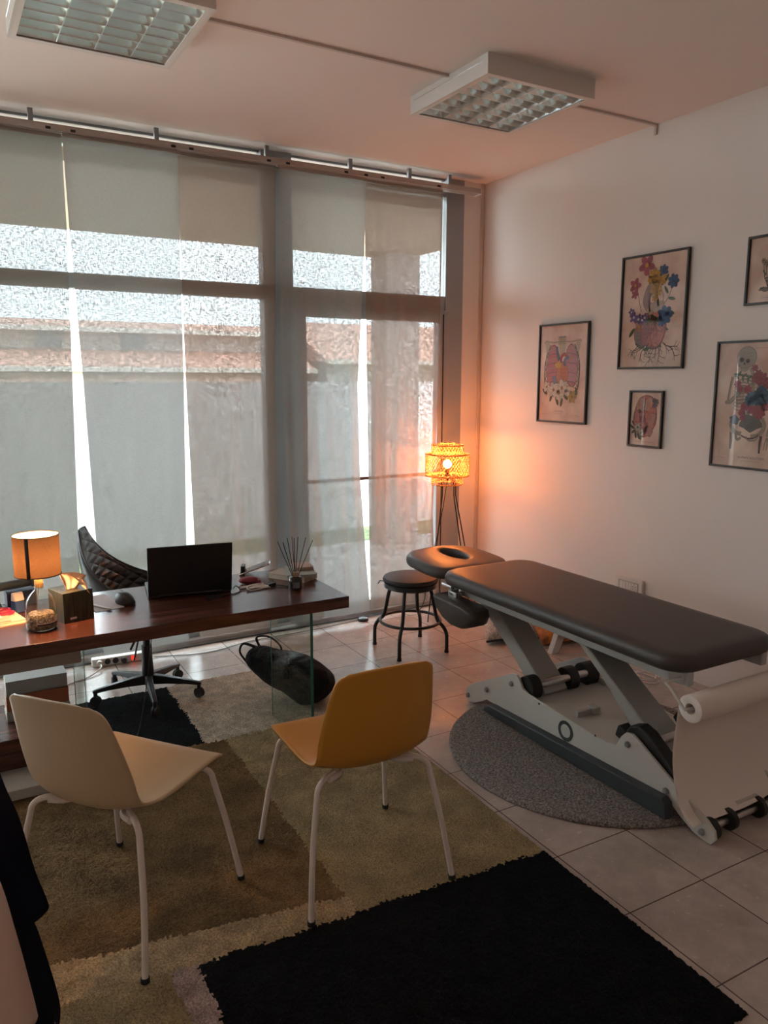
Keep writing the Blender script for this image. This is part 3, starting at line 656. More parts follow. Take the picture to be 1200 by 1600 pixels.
def cabinet():
    t = thing('side_cabinet', 'low reddish wood cabinet slab on a pale grey plinth under the desk', 'cabinet', (-3.6, -1.2, 0))
    mb = MB(); mb.bx(-4.1, -3.12, -1.535, -.95, .0175, .060); O('plinth', mb, mat('plinth_grey', (.50, .49, .46), .5), t, world=True, bevel=.002)
    mb = MB(); mb.bx(-4.1, -3.12, -1.35, -.95, .060, .190); O('slab', mb, M['desk'], t, world=True, bevel=.002)
cabinet()
def book(name, label, cx, cy, z0, w_, d, h, rz, cover, group, text=None):
    t = thing(name, label, 'book', (cx, cy, z0), rz, group)
    cm = mat('cover_'+str(random.random()), cover, .6); mb = MB(); k = .0025
    mb.bx(-w_/2, w_/2, -d/2, d/2, 0, k); mb.bx(-w_/2, w_/2, -d/2, d/2, h-k, h); mb.bx(-w_/2, w_/2, -d/2, -d/2+k, 0, h)
    O('cover', mb, cm, t, bevel=.0008)
    mb = MB(); mb.bx(-w_/2+.003, w_/2-.003, -d/2+k, d/2-.004, k, h-k); O('pages', mb, mat('pages', (.62, .56, .47), .9, n=.2, ns=200, stretch=(1, 1, 30)), t)
    if text:
        mb = MB(); vs, fs = textmesh(text, .012); mb.add([(v.x, -d/2-.0003, v.y+h*.35) for v in vs], fs); O('lettering', mb, mat('gilt', (.5, .4, .25), .5), t)
    return t
book('storage_book', 'pale grey book at the bottom of the stack on the low cabinet', -3.235, -1.08, .190, .255, .17, .045, 0, (.42, .44, .42), 'books stacked on the low cabinet')
book('storage_book', 'rust orange book in the middle of the stack on the low cabinet', -3.235, -1.075, .235, .25, .17, .070, 0, (.38, .13, .06), 'books stacked on the low cabinet')
book('storage_book', 'grey book on top of the stack on the low cabinet', -3.235, -1.07, .305, .245, .175, .062, 0, (.36, .37, .36), 'books stacked on the low cabinet')

# ---------------------------------------------------------------- office chair
def office_chair():
    t = thing('office_chair', 'black quilted leather office chair on castors behind the desk', 'office chair', (-2.675, -.765, RUGZ), 0)
    rot = radians(-24)
    s = Vector((cos(rot), sin(rot), 0)); n = Vector((-sin(rot), cos(rot), 0))
    def L3(a, b, z): return tuple(s*a+n*b+Vector((0, 0, z)))
    # bucket back: th from near arm front, round the back, to far arm front
    def rim(th):   # height of rim by angle from straight back (0)
        q = abs(th)/radians(128); return .885-.31*(1-(1-min(1, max(0, (q-.10)/.90)))**2.3)
    def fn_side(off):
        def fn(u, v):
            th = (u*2-1)*radians(128); zt = rim(th); z = .43+(zt-.43)*v
            rr = .185+.045*v+.02*sin(v*pi); lean = .06*v**1.3*(.5+.5*cos(th))
            e = off*(1-.6*v**6)
            a = -cos(th)*(rr+e)-lean; b = sin(th)*(rr*1.05+e)
            return L3(a, b, z)
        return fn
    R = []
    nu, nv = 48, 22
    o_ = fn_side(.026); i_ = fn_side(-.022)
    for j in range(nu+1):
        u = j/nu
        ring = [o_(u, k/nv) for k in range(nv+1)]
        top_o = Vector(o_(u, 1)); top_i = Vector(i_(u, 1)); ring.append(tuple((top_o+top_i)/2+Vector((0, 0, .010))))
        ring += [i_(u, k/nv) for k in range(nv, -1, -1)]
        R.append(ring)
    mb = MB(); mb.rings(R)
    m = mat('quilted_leather', (.035, .036, .038), .33); nt = m.node_tree; N = nt.nodes.new; Lk = nt.links.new
    tc = N('ShaderNodeTexCoord'); hs = []
    for ang in (35, -35):
        mp = N('ShaderNodeMapping'); mp.inputs['Rotation'].default_value = (0, radians(ang), radians(ang*.3)); Lk(tc.outputs['Object'], mp.inputs[0])
        wv = N('ShaderNodeTexWave'); wv.inputs['Scale'].default_value = 7.5; wv.bands_direction = 'Z'; Lk(mp.outputs[0], wv.inputs[0])
        pw = N('ShaderNodeMath'); pw.operation = 'POWER'; pw.inputs[1].default_value = .35; Lk(wv.outputs[1], pw.inputs[0]); hs.append(pw)
    mn = N('ShaderNodeMath'); mn.operation = 'MULTIPLY'; Lk(hs[0].outputs[0], mn.inputs[0]); Lk(hs[1].outputs[0], mn.inputs[1])
    bp = N('ShaderNodeBump'); bp.inputs['Strength'].default_value = .8; bp.inputs['Distance'].default_value = .01; Lk(mn.outputs[0], bp.inputs['Height']); Lk(bp.outputs[0], nt.nodes['Principled BSDF'].inputs['Normal'])
    # outer skin plain leather, inner skin quilted
    n1 = nv+2
    for idx in range(len(mb.f)):
        k = idx % (2*nv+3) if idx < nu*(2*nv+3) else 0
        mb.mi[idx] = 1 if n1 <= k else 0
    O('bucket_back', mb, [M['leather'], m], t, smooth=60)
    mb = MB(); mb.tube([Vector(o_(j/60, 1))*.5+Vector(i_(j/60, 1))*.5+Vector((0, 0, .012)) for j in range(61)], .004, 8); O('piping', mb, M['leather'], t)
    R = [[L3(.02+(.235*q)*cos(a)*1.05, .225*q*sin(a), z) for a in [2*pi*j/40 for j in range(40)]] for q, z in ((.5, .395), (.92, .40), (1.0, .425), (.98, .455), (.85, .475), (.4, .482))]
    mb = MB(); mb.rings(R); O('seat', mb, M['leather'], t, smooth=60)
    mb = MB(); mb.lathe([(.028, .10), (.032, .12), (.027, .20), (.026, .28), (.018, .28), (.018, .38), (.07, .385), (.07, .395)], seg=24); O('gas_column', mb, M['black'], t)
    mb = MB(); mb.tube([L3(-.02, -.05, .36), L3(-.03, -.16, .345), L3(-.035, -.20, .33)], .006, 8); mb.tube([L3(-.03, -.03, .34), L3(-.05, -.05, .24), L3(-.055, -.055, .22)], .005, 8); O('height_lever', mb, M['black'], t)
    for ang in (-97, -31, 41, 119, 177):
        a = radians(ang); dx, dy = cos(a), sin(a); px, py = -dy, dx
        R = []
        for r, wd, z0, z1 in ((.02, .022, .075, .125), (.10, .019, .078, .115), (.20, .015, .075, .098), (.268, .012, .068, .084), (.275, .009, .07, .08)):
            R.append([(dx*r+px*wd, dy*r+py*wd, z0), (dx*r-px*wd, dy*r-py*wd, z0), (dx*r-px*wd*.8, dy*r-py*wd*.8, z1), (dx*r+px*wd*.8, dy*r+py*wd*.8, z1)])
        mb = MB(); mb.rings(R); mb.cyl((dx*.262, dy*.262, .045), (dx*.262, dy*.262, .08), .010, seg=12); sp = O('base_spoke', mb, M['black'], t, bevel=.003)
        mb = MB(); b_ = a+radians(60); ex, ey = cos(b_), sin(b_); c = Vector((dx*.262, dy*.262, .0265))
        for sgn in (-1, 1):
            p = c+Vector((ex, ey, 0))*.013*sgn; q = c+Vector((ex, ey, 0))*.003*sgn; mb.cyl(p, q, .026, seg=20)
        mb.cyl(c-Vector((ex, ey, 0))*.004, c+Vector((ex, ey, 0))*.004, .02, seg=14); O('castor', mb, M['rubber'], sp)
office_chair()

# ---------------------------------------------------------------- things on the desk
def desk_lamp():
    cx, cy = -3.25, -1.705
    t = thing('bottle_table_lamp', 'lit table lamp made from a glass spirits bottle with brown fabric drum shade', 'table lamp', (cx, cy, DZ))
    gl = glassmat('bottle_glass', (.92, .94, .90), 1.6, .02)
    prof = [(.001, .001), (.046, .001), (.052, .006), (.053, .03), (.053, .075), (.049, .10), (.040, .122), (.026, .138), (.017, .146), (.015, .160), (.016, .163), (.016, .170), (.013, .171)]
    mb = MB(); mb.lathe(prof, seg=40, cap=False); O('bottle', mb, gl, t, smooth=60)
    mb = MB(); mb.lathe([(.001, .003), (.044, .003), (.050, .008), (.050, .040), (.042, .060), (.02, .066), (.001, .067)], seg=32)
    O('pebble_filling', mb, mat('pebbles', (.50, .38, .27), .7, n=.7, ns=90, bump=1, bs=110, bd=.02), t)
    # printed label around the front
    lb = MB()
    def fn(u, v):
        a = radians(-115+100*u); return (.0537*cos(a), .0537*sin(a), .022+.028*v)
    lb.grid(fn, 20, 2); O('label_band', lb, mat('label_paper', (.80, .68, .52), .7), t, smooth=180)
    lb = MB()
    vs, fs = textmesh('CAOR', .023); vs = [(v.x+.0, v.y) for v in vs]
    lb.add([(.0541*cos(radians(-76)+x/.0541), .0541*sin(radians(-76)+x/.0541), .032+y) for x, y in vs], fs)
    def fn2(u, v):
        a = radians(-112+94*u); return (.0541*cos(a), .0541*sin(a), .0225+.006*v)
    lb.grid(fn2, 20, 1); O('lettering', lb, mat('label_ink', (.03, .02, .02), .6), t)
    mb = MB(); mb.lathe([(.001, .155), (.014, .155), (.0145, .185), (.012, .19), (.001, .19)], seg=20); O('cork', mb, mat('cork', (.62, .38, .16), .8, n=.3, ns=80), t)
    mb = MB(); mb.cyl((0, 0, .185), (0, 0, .238), .009); mb.tube([(.0, .0, .16), (-.008, .0, .12), (-.012, 0, .06)], .002, 6); O('socket', mb, M['white'], t)
    mb = MB(); mb.ball((0, 0, .262), .024); O('bulb', mb, mat('warm_bulb', (1, .8, .6), .5, emit=(1, .50, .21), es=380), t)
    # shade
    R = [(.077, .203), (.0785, .203), (.0785, .348), (.077, .348)]
    m = linenmat('shade_fabric', (.105, .066, .042), .0, .0, .6, ns=3.0)
    mb = MB(); mb.lathe([(.078, .203), (.078, .348)], seg=64, cap=False); sh = O('lamp_shade', mb, m, t, smooth=60)
    mb = MB(); mb.lathe([(.0765, .204), (.0765, .347)], seg=64, cap=False); O('lining', mb, linenmat('shade_lining', (.80, .72, .62), .0, .0, .35, ns=3.0), sh, smooth=60)
    mb = MB()
    for z in (.203, .348): mb.tube([(.078*cos(a), .078*sin(a), z) for a in [2*pi*j/64 for j in range(65)]], .0018, 6)
    O('rim', mb, mat('shade_trim', (.05, .03, .02), .7), sh)
    mb = MB()
    def fn3(u, v):
        a = radians(-124+10*u); return (.0786*cos(a), .0786*sin(a), .204+.143*v)
    mb.grid(fn3, 4, 1); O('ribbon', mb, mat('shade_ribbon', (.02, .016, .014), .6), sh, smooth=180, solid=.001)
desk_lamp()
def tissue_box():
    t = thing('tissue_box', 'dark green patterned cube tissue box with a tissue sticking out beside the bottle lamp', 'tissue box', (-3.135, -1.622, DZ), radians(17))
    m = mat('tissue_box_card', (.028, .035, .022), .5, n=.8, ns=14, stretch=(9, 9, .8), col2=(.006, .008, .006))
    mb = MB(); mb.bx(-.058, .058, -.062, .062, 0, .115); b = O('box', mb, m, t, bevel=.001)
    mb = MB(); mb.bx(-.035, -.010, -.0625, -.0618, .012, .020); O('print_mark', mb, mat('mark_white', (.6, .6, .65), .6), b)
    mb = MB(); mb.lathe([(.001, .1153), (.030, .1153), (.030, .1156), (.001, .1156)], seg=24); O('opening', mb, M['black'], t)
    def fn(u, v):
        a = (u-.5)*2; h = v
        return (a*(.018+.035*h)+.012*h, -.01+.03*sin(u*6.28)*h*.8+.012*sin(u*14)*h, .112+.065*h-.028*max(0, a)**2*h)
    mb = MB(); mb.grid(fn, 24, 10)
    def fn2(u, v): return (.0+.045*u+.01*v, -.005-.05*v+.01*sin(u*7), .165-.012*u-.055*v**2*(.3+u))
    mb.grid(fn2, 12, 10)
    O('tissue', mb, mat('tissue_lamplit', (.85, .62, .45), .9), t, smooth=180, solid=.0008)  # orange glow of the bottle lamp put into the tissue colour
tissue_box()
def laptop():
    t = thing('laptop', 'open black laptop seen from behind on the desk', 'laptop', (-2.655, -1.549, DZ), radians(-9.6))
    mb = MB(); mb.bx(-.171, .171, .0, .235, .003, .017); O('base', mb, mat('laptop_base', (.05, .05, .052), .4, metal=.4), t, bevel=.003)
    mb = MB()
    for r in range(5):
        for c in range(14): mb.bx(-.15+c*.0215, -.132+c*.0215, .045+r*.019, .061+r*.019, .017, .0182)
    O('keyboard', mb, M['black'], t)
    Mx = Matrix.Rotation(radians(14), 3, 'X')
    mb = MB(); mb.box(Mx @ Vector((0, 0, .112))+Vector((0, -.002, .012)), (.342, .007, .222), M=Mx); sc_ = O('screen_lid', mb, mat('lid_black', (.010, .011, .013), .42), t, bevel=.0025)
    mb = MB(); mb.box(Mx @ Vector((0, .0045, .114))+Vector((0, -.002, .012)), (.325, .001, .20), M=Mx); O('display', mb, M['black'], sc_)
    mb = MB(); mb.cyl((-.13, 0, .013), (.13, 0, .013), .007); O('hinge', mb, M['black'], t)
    for x in (-.15, .15):
        mb = MB(); mb.cyl((x, .02, 0), (x, .02, .004), .008); mb.cyl((x, .21, 0), (x, .21, .004), .008); O('foot', mb, M['rubber'], t)
laptop()
mb = MB(); mb.tube([(-2.478, -1.575, DZ+.012), (-2.462, -1.565, DZ+.02), (-2.452, -1.59, DZ+.004), (-2.50, -1.625, DZ+.004), (-2.56, -1.635, DZ+.004)], .0025, 6, 5); mb.box((-2.585, -1.638, DZ+.008), (.06, .022, .014), rz=.2)
tag(O('charger_cable', mb, M['black']), 'short black charger plug and lead at the right of the laptop', 'cable')
def mouse():
    t = thing('computer_mouse', 'black ergonomic computer mouse left of the laptop', 'mouse', (-2.917, -1.532, DZ), radians(20))
    R = []
    for q, z in ((.92, .0), (1, .008), (.97, .02), (.85, .034), (.6, .045), (.25, .050)):
        R.append([(.034*q*cos(a)-.008*(z/.05), .052*q*sin(a)+.004*(z/.05), z) for a in [2*pi*j/28 for j in range(28)]])
    mb = MB(); mb.rings(R); O('body', mb, mat('mouse_body', (.03, .03, .032), .45), t, smooth=70)
    mb = MB(); mb.cyl((-.004, .028, .040), (.004, .028, .040), .009, seg=14); O('wheel', mb, M['rubber'], t)
mouse()
mb = MB(); mb.box((-3.005, -1.475, DZ+.001), (.115, .24, .0015), rz=radians(8)); tag(O('paper_sheet', mb, mat('dull_sheet', (.42, .34, .32), .6)), 'grey-pink sheet of paper lying right of the tissue box', 'paper')
mb = MB(); mb.cyl((-3.045, -1.50, DZ+.006), (-2.99, -1.60, DZ+.006), .004, seg=10); mb.cyl((-2.99, -1.60, DZ+.006), (-2.985, -1.609, DZ+.006), .003, .0005, seg=10)
tag(O('pen', mb, M['white']), 'white pen lying on the sheet beside the tissue box', 'pen')
def diffuser():
    t = thing('reed_diffuser', 'black glass reed diffuser with black sticks near the desk corner', 'reed diffuser', (-2.232, -1.672, DZ))
    mb = MB(); mb.lathe([(.001, 0), (.027, 0), (.029, .003), (.029, .052), (.026, .056), (.012, .058), (.012, .062), (.001, .062)], seg=32); O('jar', mb, mat('jar_black', (.02, .022, .025), .12), t, smooth=50)
    lb = MB(); lb.grid(lambda u, v: (.0294*cos(radians(-135+60*u)), .0294*sin(radians(-135+60*u)), .012+.026*v), 10, 1); O('jar_label', lb, mat('jar_label_grey', (.11, .12, .14), .6), t, smooth=180)
    mb = MB(); mb.lathe([(.001, .058), (.013, .058), (.013, .078), (.001, .078)], seg=20); O('collar', mb, mat('collar_wood', (.40, .25, .16), .6), t)
    for a, s in ((170, .40), (200, .36), (150, .16), (95, .12), (20, .10), (10, .30), (-20, .42), (240, .08)):
        a = radians(a); d = Vector((cos(a)*s, sin(a)*s, 1)).normalized(); mb = MB(); mb.cyl(tuple(Vector((0, 0, .03))), tuple(Vector((0, 0, .03))+d*.20), .0018, seg=8); O('reed', mb, M['black'], t)
diffuser()
BG = 'books piled near the desk corner'
book('paperback', 'thick cream-edged book at the bottom left of the desk corner pile', -2.165, -1.485, DZ, .11, .20, .024, radians(33), (.40, .33, .26), BG)
book('paperback', 'wide grey-green book lying across the desk corner pile', -2.135, -1.50, DZ+.024, .13, .18, .012, radians(-18), (.30, .32, .29), BG)
book('paperback', 'small brown book on top of the desk corner pile', -2.105, -1.46, DZ+.036, .08, .11, .014, radians(-10), (.38, .27, .22), BG)
def phone_():
    t = thing('smartphone', 'black smartphone lying tilted near the back edge of the desk', 'phone', (-2.285, -1.325, DZ), radians(-25))
    Mx = Matrix.Rotation(radians(-20), 3, 'Y')
    mb = MB(); mb.box((0, 0, .028), (.15, .075, .008), M=Mx); O('body', mb, M['chrome'], t, bevel=.003)
    mb = MB(); mb.box(Mx @ Vector((0, 0, .0046))+Vector((0, 0, .028)), (.142, .068, .001), M=Mx); O('screen', mb, mat('phone_screen', (.02, .02, .025), .08), t)
    mb = MB(); mb.box((-.055, 0, .021), (.02, .05, .042)); O('prop', mb, M['black'], t, bevel=.003)
phone_()
def tangle():
    r = random.Random(4); t = thing('cable_tangle', 'tangle of white and black charging cables on the desk right of the laptop', 'cables', (-2.38, -1.57, DZ))
    pts = [(.06*cos(i*1.9)+r.uniform(-.01, .01), .035*sin(i*1.4)+r.uniform(-.01, .01), .004+.003*(i % 3)) for i in range(18)]
    mb = MB(); mb.tube(pts, .0022, 6, 6); O('white_lead', mb, M['white'], t)
    mb = MB(); mb.tube([(.05, .0, .004), (.09, .02, .004), (.10, -.02, .006), (.13, -.05, .004), (.16, -.085, .004)], .0024, 6, 6); mb.box((.075, -.005, .008), (.04, .018, .014), rz=.3); mb.box((.09, .035, .006), (.03, .012, .01), rz=.9); O('black_lead', mb, M['black'], t)
tangle()
mb = MB(); mb.ball((-2.375, -1.485, DZ+.016), .04, (1.15, .55, .4), rz=-.3); mb.box((-2.34, -1.50, DZ+.010), (.03, .018, .014), rz=-.3)
tag(O('red_pouch', mb, mat('dark_red_fabric', (.22, .015, .03), .55)), 'small dark red rounded case beside the cable tangle', 'case')
# left cluster behind the bottle lamp
OG = 'papers stacked left of the bottle lamp'
for i, (dx, dy, a, c) in enumerate(((0, 0, .06, (.80, .60, .42)), (.01, .015, .12, (.82, .66, .50)), (-.015, .02, -.05, (.70, .50, .36)), (-.03, .04, .02, (.82, .70, .58)))):
    mb = MB(); mb.box((-3.42+dx, -1.55+dy, DZ+.002+i*.0045), (.24-.03*i, .16-.015*i, .004), rz=a+.1)
    tag(O('envelope', mb, mat('envelope_%d' % i, c, .8)), ['wide tan envelope at the bottom of the papers left of the bottle lamp', 'cream envelope second from the bottom of the papers left of the bottle lamp', 'brown envelope third in the papers left of the bottle lamp', 'pale cream card on top of the papers left of the bottle lamp'][i], 'envelope', OG)
def stapler():
    t = thing('hole_punch', 'blue and white upright hole punch behind the papers left of the bottle lamp', 'punch', (-3.305, -1.43, DZ), .3)
    mb = MB(); mb.prism([(-.03, 0), (.03, 0), (.022, .035), (.0, .06), (-.02, .05)], 'X', -.018, .018); O('body', mb, mat('blue_plastic', (.03, .07, .20), .4), t, bevel=.004)
    mb = MB(); mb.prism([(-.024, .045), (.018, .04), (.008, .075), (-.008, .078)], 'X', -.02, .02); O('lever', mb, M['white'], t, bevel=.005)
stapler()
def scissors():
    t = thing('scissors', 'scissors with crimson handles on the desk at the left edge', 'scissors', (-3.38, -1.475, DZ+.004), .2)
    for s in (-1, 1):
        mb = MB(); mb.tube([(.03*cos(a)+.02, .018*sin(a)+s*.022, .012) for a in [2*pi*j/20 for j in range(21)]], .006, 8); O('handle', mb, mat('crimson_plastic', (.40, .02, .07), .4), t)
        mb = MB(); mb.box((-.06, s*.006, .012), (.12, .012, .003), rz=s*.06); O('blade', mb, M['steel'], t)
    mb = MB(); mb.bx(-.06, .05, -.04, .04, -.004, .008); O('sheath', mb, mat('grey_card', (.4, .4, .42), .7), t)
scissors()
def desk_phone():
    t = thing('desk_telephone', 'dark desk telephone propped up at the left edge of the desk', 'telephone', (-3.44, -1.368, DZ), .25)
    mb = MB(); mb.prism([(-.07, 0), (.07, 0), (.07, .06), (-.05, .03)], 'X', -.09, .07); O('base', mb, mat('phone_dark', (.03, .04, .045), .45), t, bevel=.005)
    Mx = Matrix.Rotation(radians(25), 3, 'Y')
    mb = MB(); mb.box((.01, -.05, .080), (.02, .05, .15), M=Mx); O('handset', mb, M['black'], t, bevel=.006)
desk_phone()
def organizer():
    t = thing('desk_organiser', 'dark green-grey cylinder lying on a navy box behind the bottle lamp', 'desk organiser', (-3.29, -1.33, DZ), .1)
    mb = MB(); mb.bx(-.05, .06, -.03, .03, 0, .06); O('navy_box', mb, mat('navy_card', (.03, .04, .09), .6), t, bevel=.002)
    mb = MB(); mb.cyl((-.11, 0, .080), (.045, 0, .088), .018); O('tube', mb, mat('teal_grey', (.10, .14, .14), .45), t, bevel=.002)
    mb = MB(); mb.cyl((.045, 0, .092), (.075, 0, .093), .026); O('end_cap', mb, mat('teal_grey2', (.13, .18, .19), .45), t, bevel=.003)
organizer()

# ---------------------------------------------------------------- things on the floor
def backpack():
    t = thing('backpack', 'black backpack slumped on the rug behind the glass desk leg', 'backpack', (-2.04, -1.10, RUGZ))
    m = mat('black_nylon', (.007, .007, .008), .8, spec=.2, bump=.9, bs=22, bd=.03)
    cs = catmull([(.12, -.22, .05), (.09, -.17, .085), (.03, -.08, .12), (-.05, .02, .16), (-.11, .09, .185), (-.17, .14, .20)], 3)
    ra = [.05, .10, .135, .15, .155, .15, .15, .145, .14, .13, .12, .105, .10, .085, .07, .03]; R = []
    for i, c in enumerate(cs):
        tg = (cs[min(i+1, len(cs)-1)]-cs[max(i-1, 0)]).normalized(); u = tg.cross(Vector((0, 0, 1))).normalized(); v = u.cross(tg); ring = []
        for j in range(24):
            a_ = 2*pi*j/24; w_ = 1+.07*sin(3*a_+i*.8)+.04*sin(7*a_+i); p = c+u*ra[i]*.85*cos(a_)*w_+v*ra[i]*.72*sin(a_)*w_; p.z = max(p.z, .004+.02*(1-ra[i]/.155)); ring.append(p)
        R.append(ring)
    mb = MB(); mb.rings(R); O('body', mb, m, t, smooth=80, sub=1)
    mb = MB(); mb.tube([(-.10, .12, .24), (-.11, .14, .29), (-.06, .09, .30), (-.02, .04, .26), (-.02, .02, .22)], .009, 8, 6, .5); O('carry_handle', mb, m, t)
    mb = MB(); mb.tube([(-.13, .15, .21), (-.155, .135, .16), (-.12, .09, .10), (-.06, .03, .06)], .012, 8, 6, .4); O('shoulder_strap', mb, m, t)
    mb = MB(); mb.tube([(-.13, .11, .25), (-.18, .15, .265), (-.20, .15, .22), (-.16, .12, .15)], .014, 8, 6, .4); O('shoulder_strap', mb, m, t)
    mb = MB(); mb.tube([cs[k]+Vector((-.03, -.085, .03))*(ra[k]/.15) for k in range(3, 13)], .004, 6); O('zipper', mb, M['steel'], t)
    mb = MB(); mb.ball((-.01, -.06, .11), .085, (.75, .75, .62), rz=-.8); O('front_pocket', mb, m, t, smooth=80)
    mb = MB(); mb.box((-.065, .065, .235), (.05, .012, .03), rz=-.8); O('buckle', mb, M['steel'], t, bevel=.003)
backpack()
def cushion(label, loc, rz, sz, m, tilt=0, stripe=None, dark=False):
    t = thing('floor_cushion', label, 'cushion', loc, rz)
    def f(s):
        def fn(u, v):
            a, b = u*2-1, v*2-1; pin = 1-.10*(1-abs(a)**2)*abs(b)**4-.10*(1-abs(b)**2)*abs(a)**4*0
            e = (1-a**4)*(1-b**4); x = a*sz*(1-.08*(1-b*b)); y = b*sz*(1-.08*(1-a*a)); z = .07*max(0, e)**.5*s
            return (x, y*cos(tilt)-z*sin(tilt), sz*sin(tilt)+.012+.02*(1-sin(tilt))+y*sin(tilt)+z*cos(tilt))
        return fn
    mb = MB(); mb.grid(f(1), 20, 20); mb.cur = 1 if dark else 0; mb.grid(f(-1), 20, 20); O('cover', mb, [m, M['rubber']], t, smooth=180)
    if stripe:
        mb = MB(); mb.tube([f(1)(u/20, 0) for u in range(21)], .007, 6); O('piping', mb, stripe, t)
cushion('white nubby cushion with black border under the treatment table', (-.365, -.875, 0), radians(-22), .215, mat('nubby_white', (.80, .72, .64), .9, n=.35, ns=70, bump=1, bs=90, bd=.02), radians(32), M['rubber'], True)
cushion('orange patterned cushion near the wall under the treatment table', (-.17, -1.08, 0), radians(-12), .17, mat('orange_print', (.55, .20, .05), .8, n=.8, ns=14, col2=(.16, .04, .02)), radians(32))
mb = MB()
mb.prism([(-.395, 0), (-.335, 0), (-.285, .115), (-.345, .125)], 'Y', -1.30, -1.26); mb.bx(-.35, -.05, -1.30, -1.265, .085, .11); mb.prism([(-.10, 0), (-.05, 0), (-.03, .115), (-.08, .115)], 'Y', -1.30, -1.26)
tag(O('folding_stand', mb, M['frame_light'], bevel=.003), 'small light grey trestle stand behind the treatment table', 'stand')
mb = MB(); pts = []
for i in range(60):
    a = i*.42; r = .055+.010*sin(i*.7); pts.append((-.225+r*cos(a)*1.1, -1.87+r*sin(a)*1.3, .006+.0006*i))
mb.tube(pts, .0035, 6, 2); mb.tube([(-.28, -1.87, .006), (-.45, -1.8, .006), (-.60, -1.95, .006), (-.72, -2.05, .10)], .0035, 6, 6)
tag(O('coiled_cable', mb, M['white']), 'coiled white mains cable on the floor behind the treatment table', 'cable')
def strip():
    t = thing('power_strip', 'white power strip with red lit switch on the floor by the window sill', 'power strip', (-2.66, -.13, 0), radians(-4))
    mb = MB(); mb.bx(-.19, .15, -.027, .027, 0, .045); b = O('body', mb, M['white'], t, bevel=.006)
    for i in range(4):
        mb = MB(); mb.cyl((-.15+i*.045, -.0265, .024), (-.15+i*.045, -.0285, .024), .017); O('outlet', mb, M['black'] if i in (1, 2) else M['white'], b)
    mb = MB(); mb.bx(.030, .052, -.030, -.02, .012, .038); O('switch', mb, mat('red_switch', (.6, .01, .01), .3, emit=(1, .02, .01), es=1.0), b)
    mb = MB(); mb.cyl((-.15, -.028, .024), (-.15, -.05, .024), .016); O('plug', mb, M['white'], t)
    mb = MB(); mb.cyl((-.015, -.028, .024), (-.015, -.055, .024), .016); O('plug', mb, M['black'], t)
strip()
CG = 'cables along the window wall'
for lab, m, pts, r in (
    ('black cable running along the foot of the window', M['black'], [(-3.3, -.075, .006), (-2.4, -.085, .006), (-1.8, -.075, .006), (-1.1, -.075, .006), (-.45, -.065, .006), (-.2, -.06, .006)], .004),
    ('grey cable looping on the tiles between the chair and the diffuser end of the desk', mat('cable_grey', (.16, .15, .15), .5), [(-2.5, -.15, .005), (-2.2, -.24, .005), (-1.9, -.17, .005), (-1.5, -.16, .005), (-1.2, -.13, .005), (-1.09, -.12, .006)], .003),
    ('white cable from the power strip toward the cabinet', M['white'], [(-2.81, -.185, .024), (-2.82, -.23, .02), (-2.90, -.30, .006), (-3.02, -.36, .006), (-3.08, -.50, .006)], .004),
    ('thin black lead hanging from the desk to the rug by the office chair', M['black'], [(-2.74, -1.29, .72), (-2.76, -1.26, .5), (-2.79, -1.20, .2), (-2.85, -1.25, .025), (-2.95, -1.40, .022)], .0022)):
    mb = MB(); mb.tube(pts, r, 8, 6); tag(O('floor_cable', mb, m), lab, 'cable', CG)

# ---------------------------------------------------------------- wall plates
def plates():
    t = thing('socket_panel', 'white multi-socket wall plate low on the right wall above the treatment table', 'socket panel', (-.002, -1.53, .33))
    mb = MB(); mb.bx(-.020, 0, -.105, .105, 0, .158); O('plate', mb, M['white'], t, bevel=.004)
    mb = MB(); mb.bx(-.0215, -.019, -.078, .078, .055, .135); O('module_frame', mb, mat('module_grey', (.50, .45, .42), .5), t)
    for i in range(6):
        mb = MB(); mb.bx(-.024, -.021, .052-i*.0225-.009, .052-i*.0225+.009, .062, .128); md = O('module', mb, M['white'], t)
        if i > 3:
            mb = MB()
            for z in (.08, .095, .11): mb.cyl((-.0245, .052-i*.0225, z), (-.0235, .052-i*.0225, z), .0028, seg=8)
            O('pin_hole', mb, M['rubber'], md)
    mb = MB(); mb.bx(-.012, 0, -2.246, -1.93, .25, .407); mb.bx(-.015, -.011, -2.236, -1.94, .26, .397)
    tag(O('junction_cover', mb, M['white'], bevel=.003), 'blank rectangular cover plate on the wall beyond the table pad', 'cover plate')
plates()

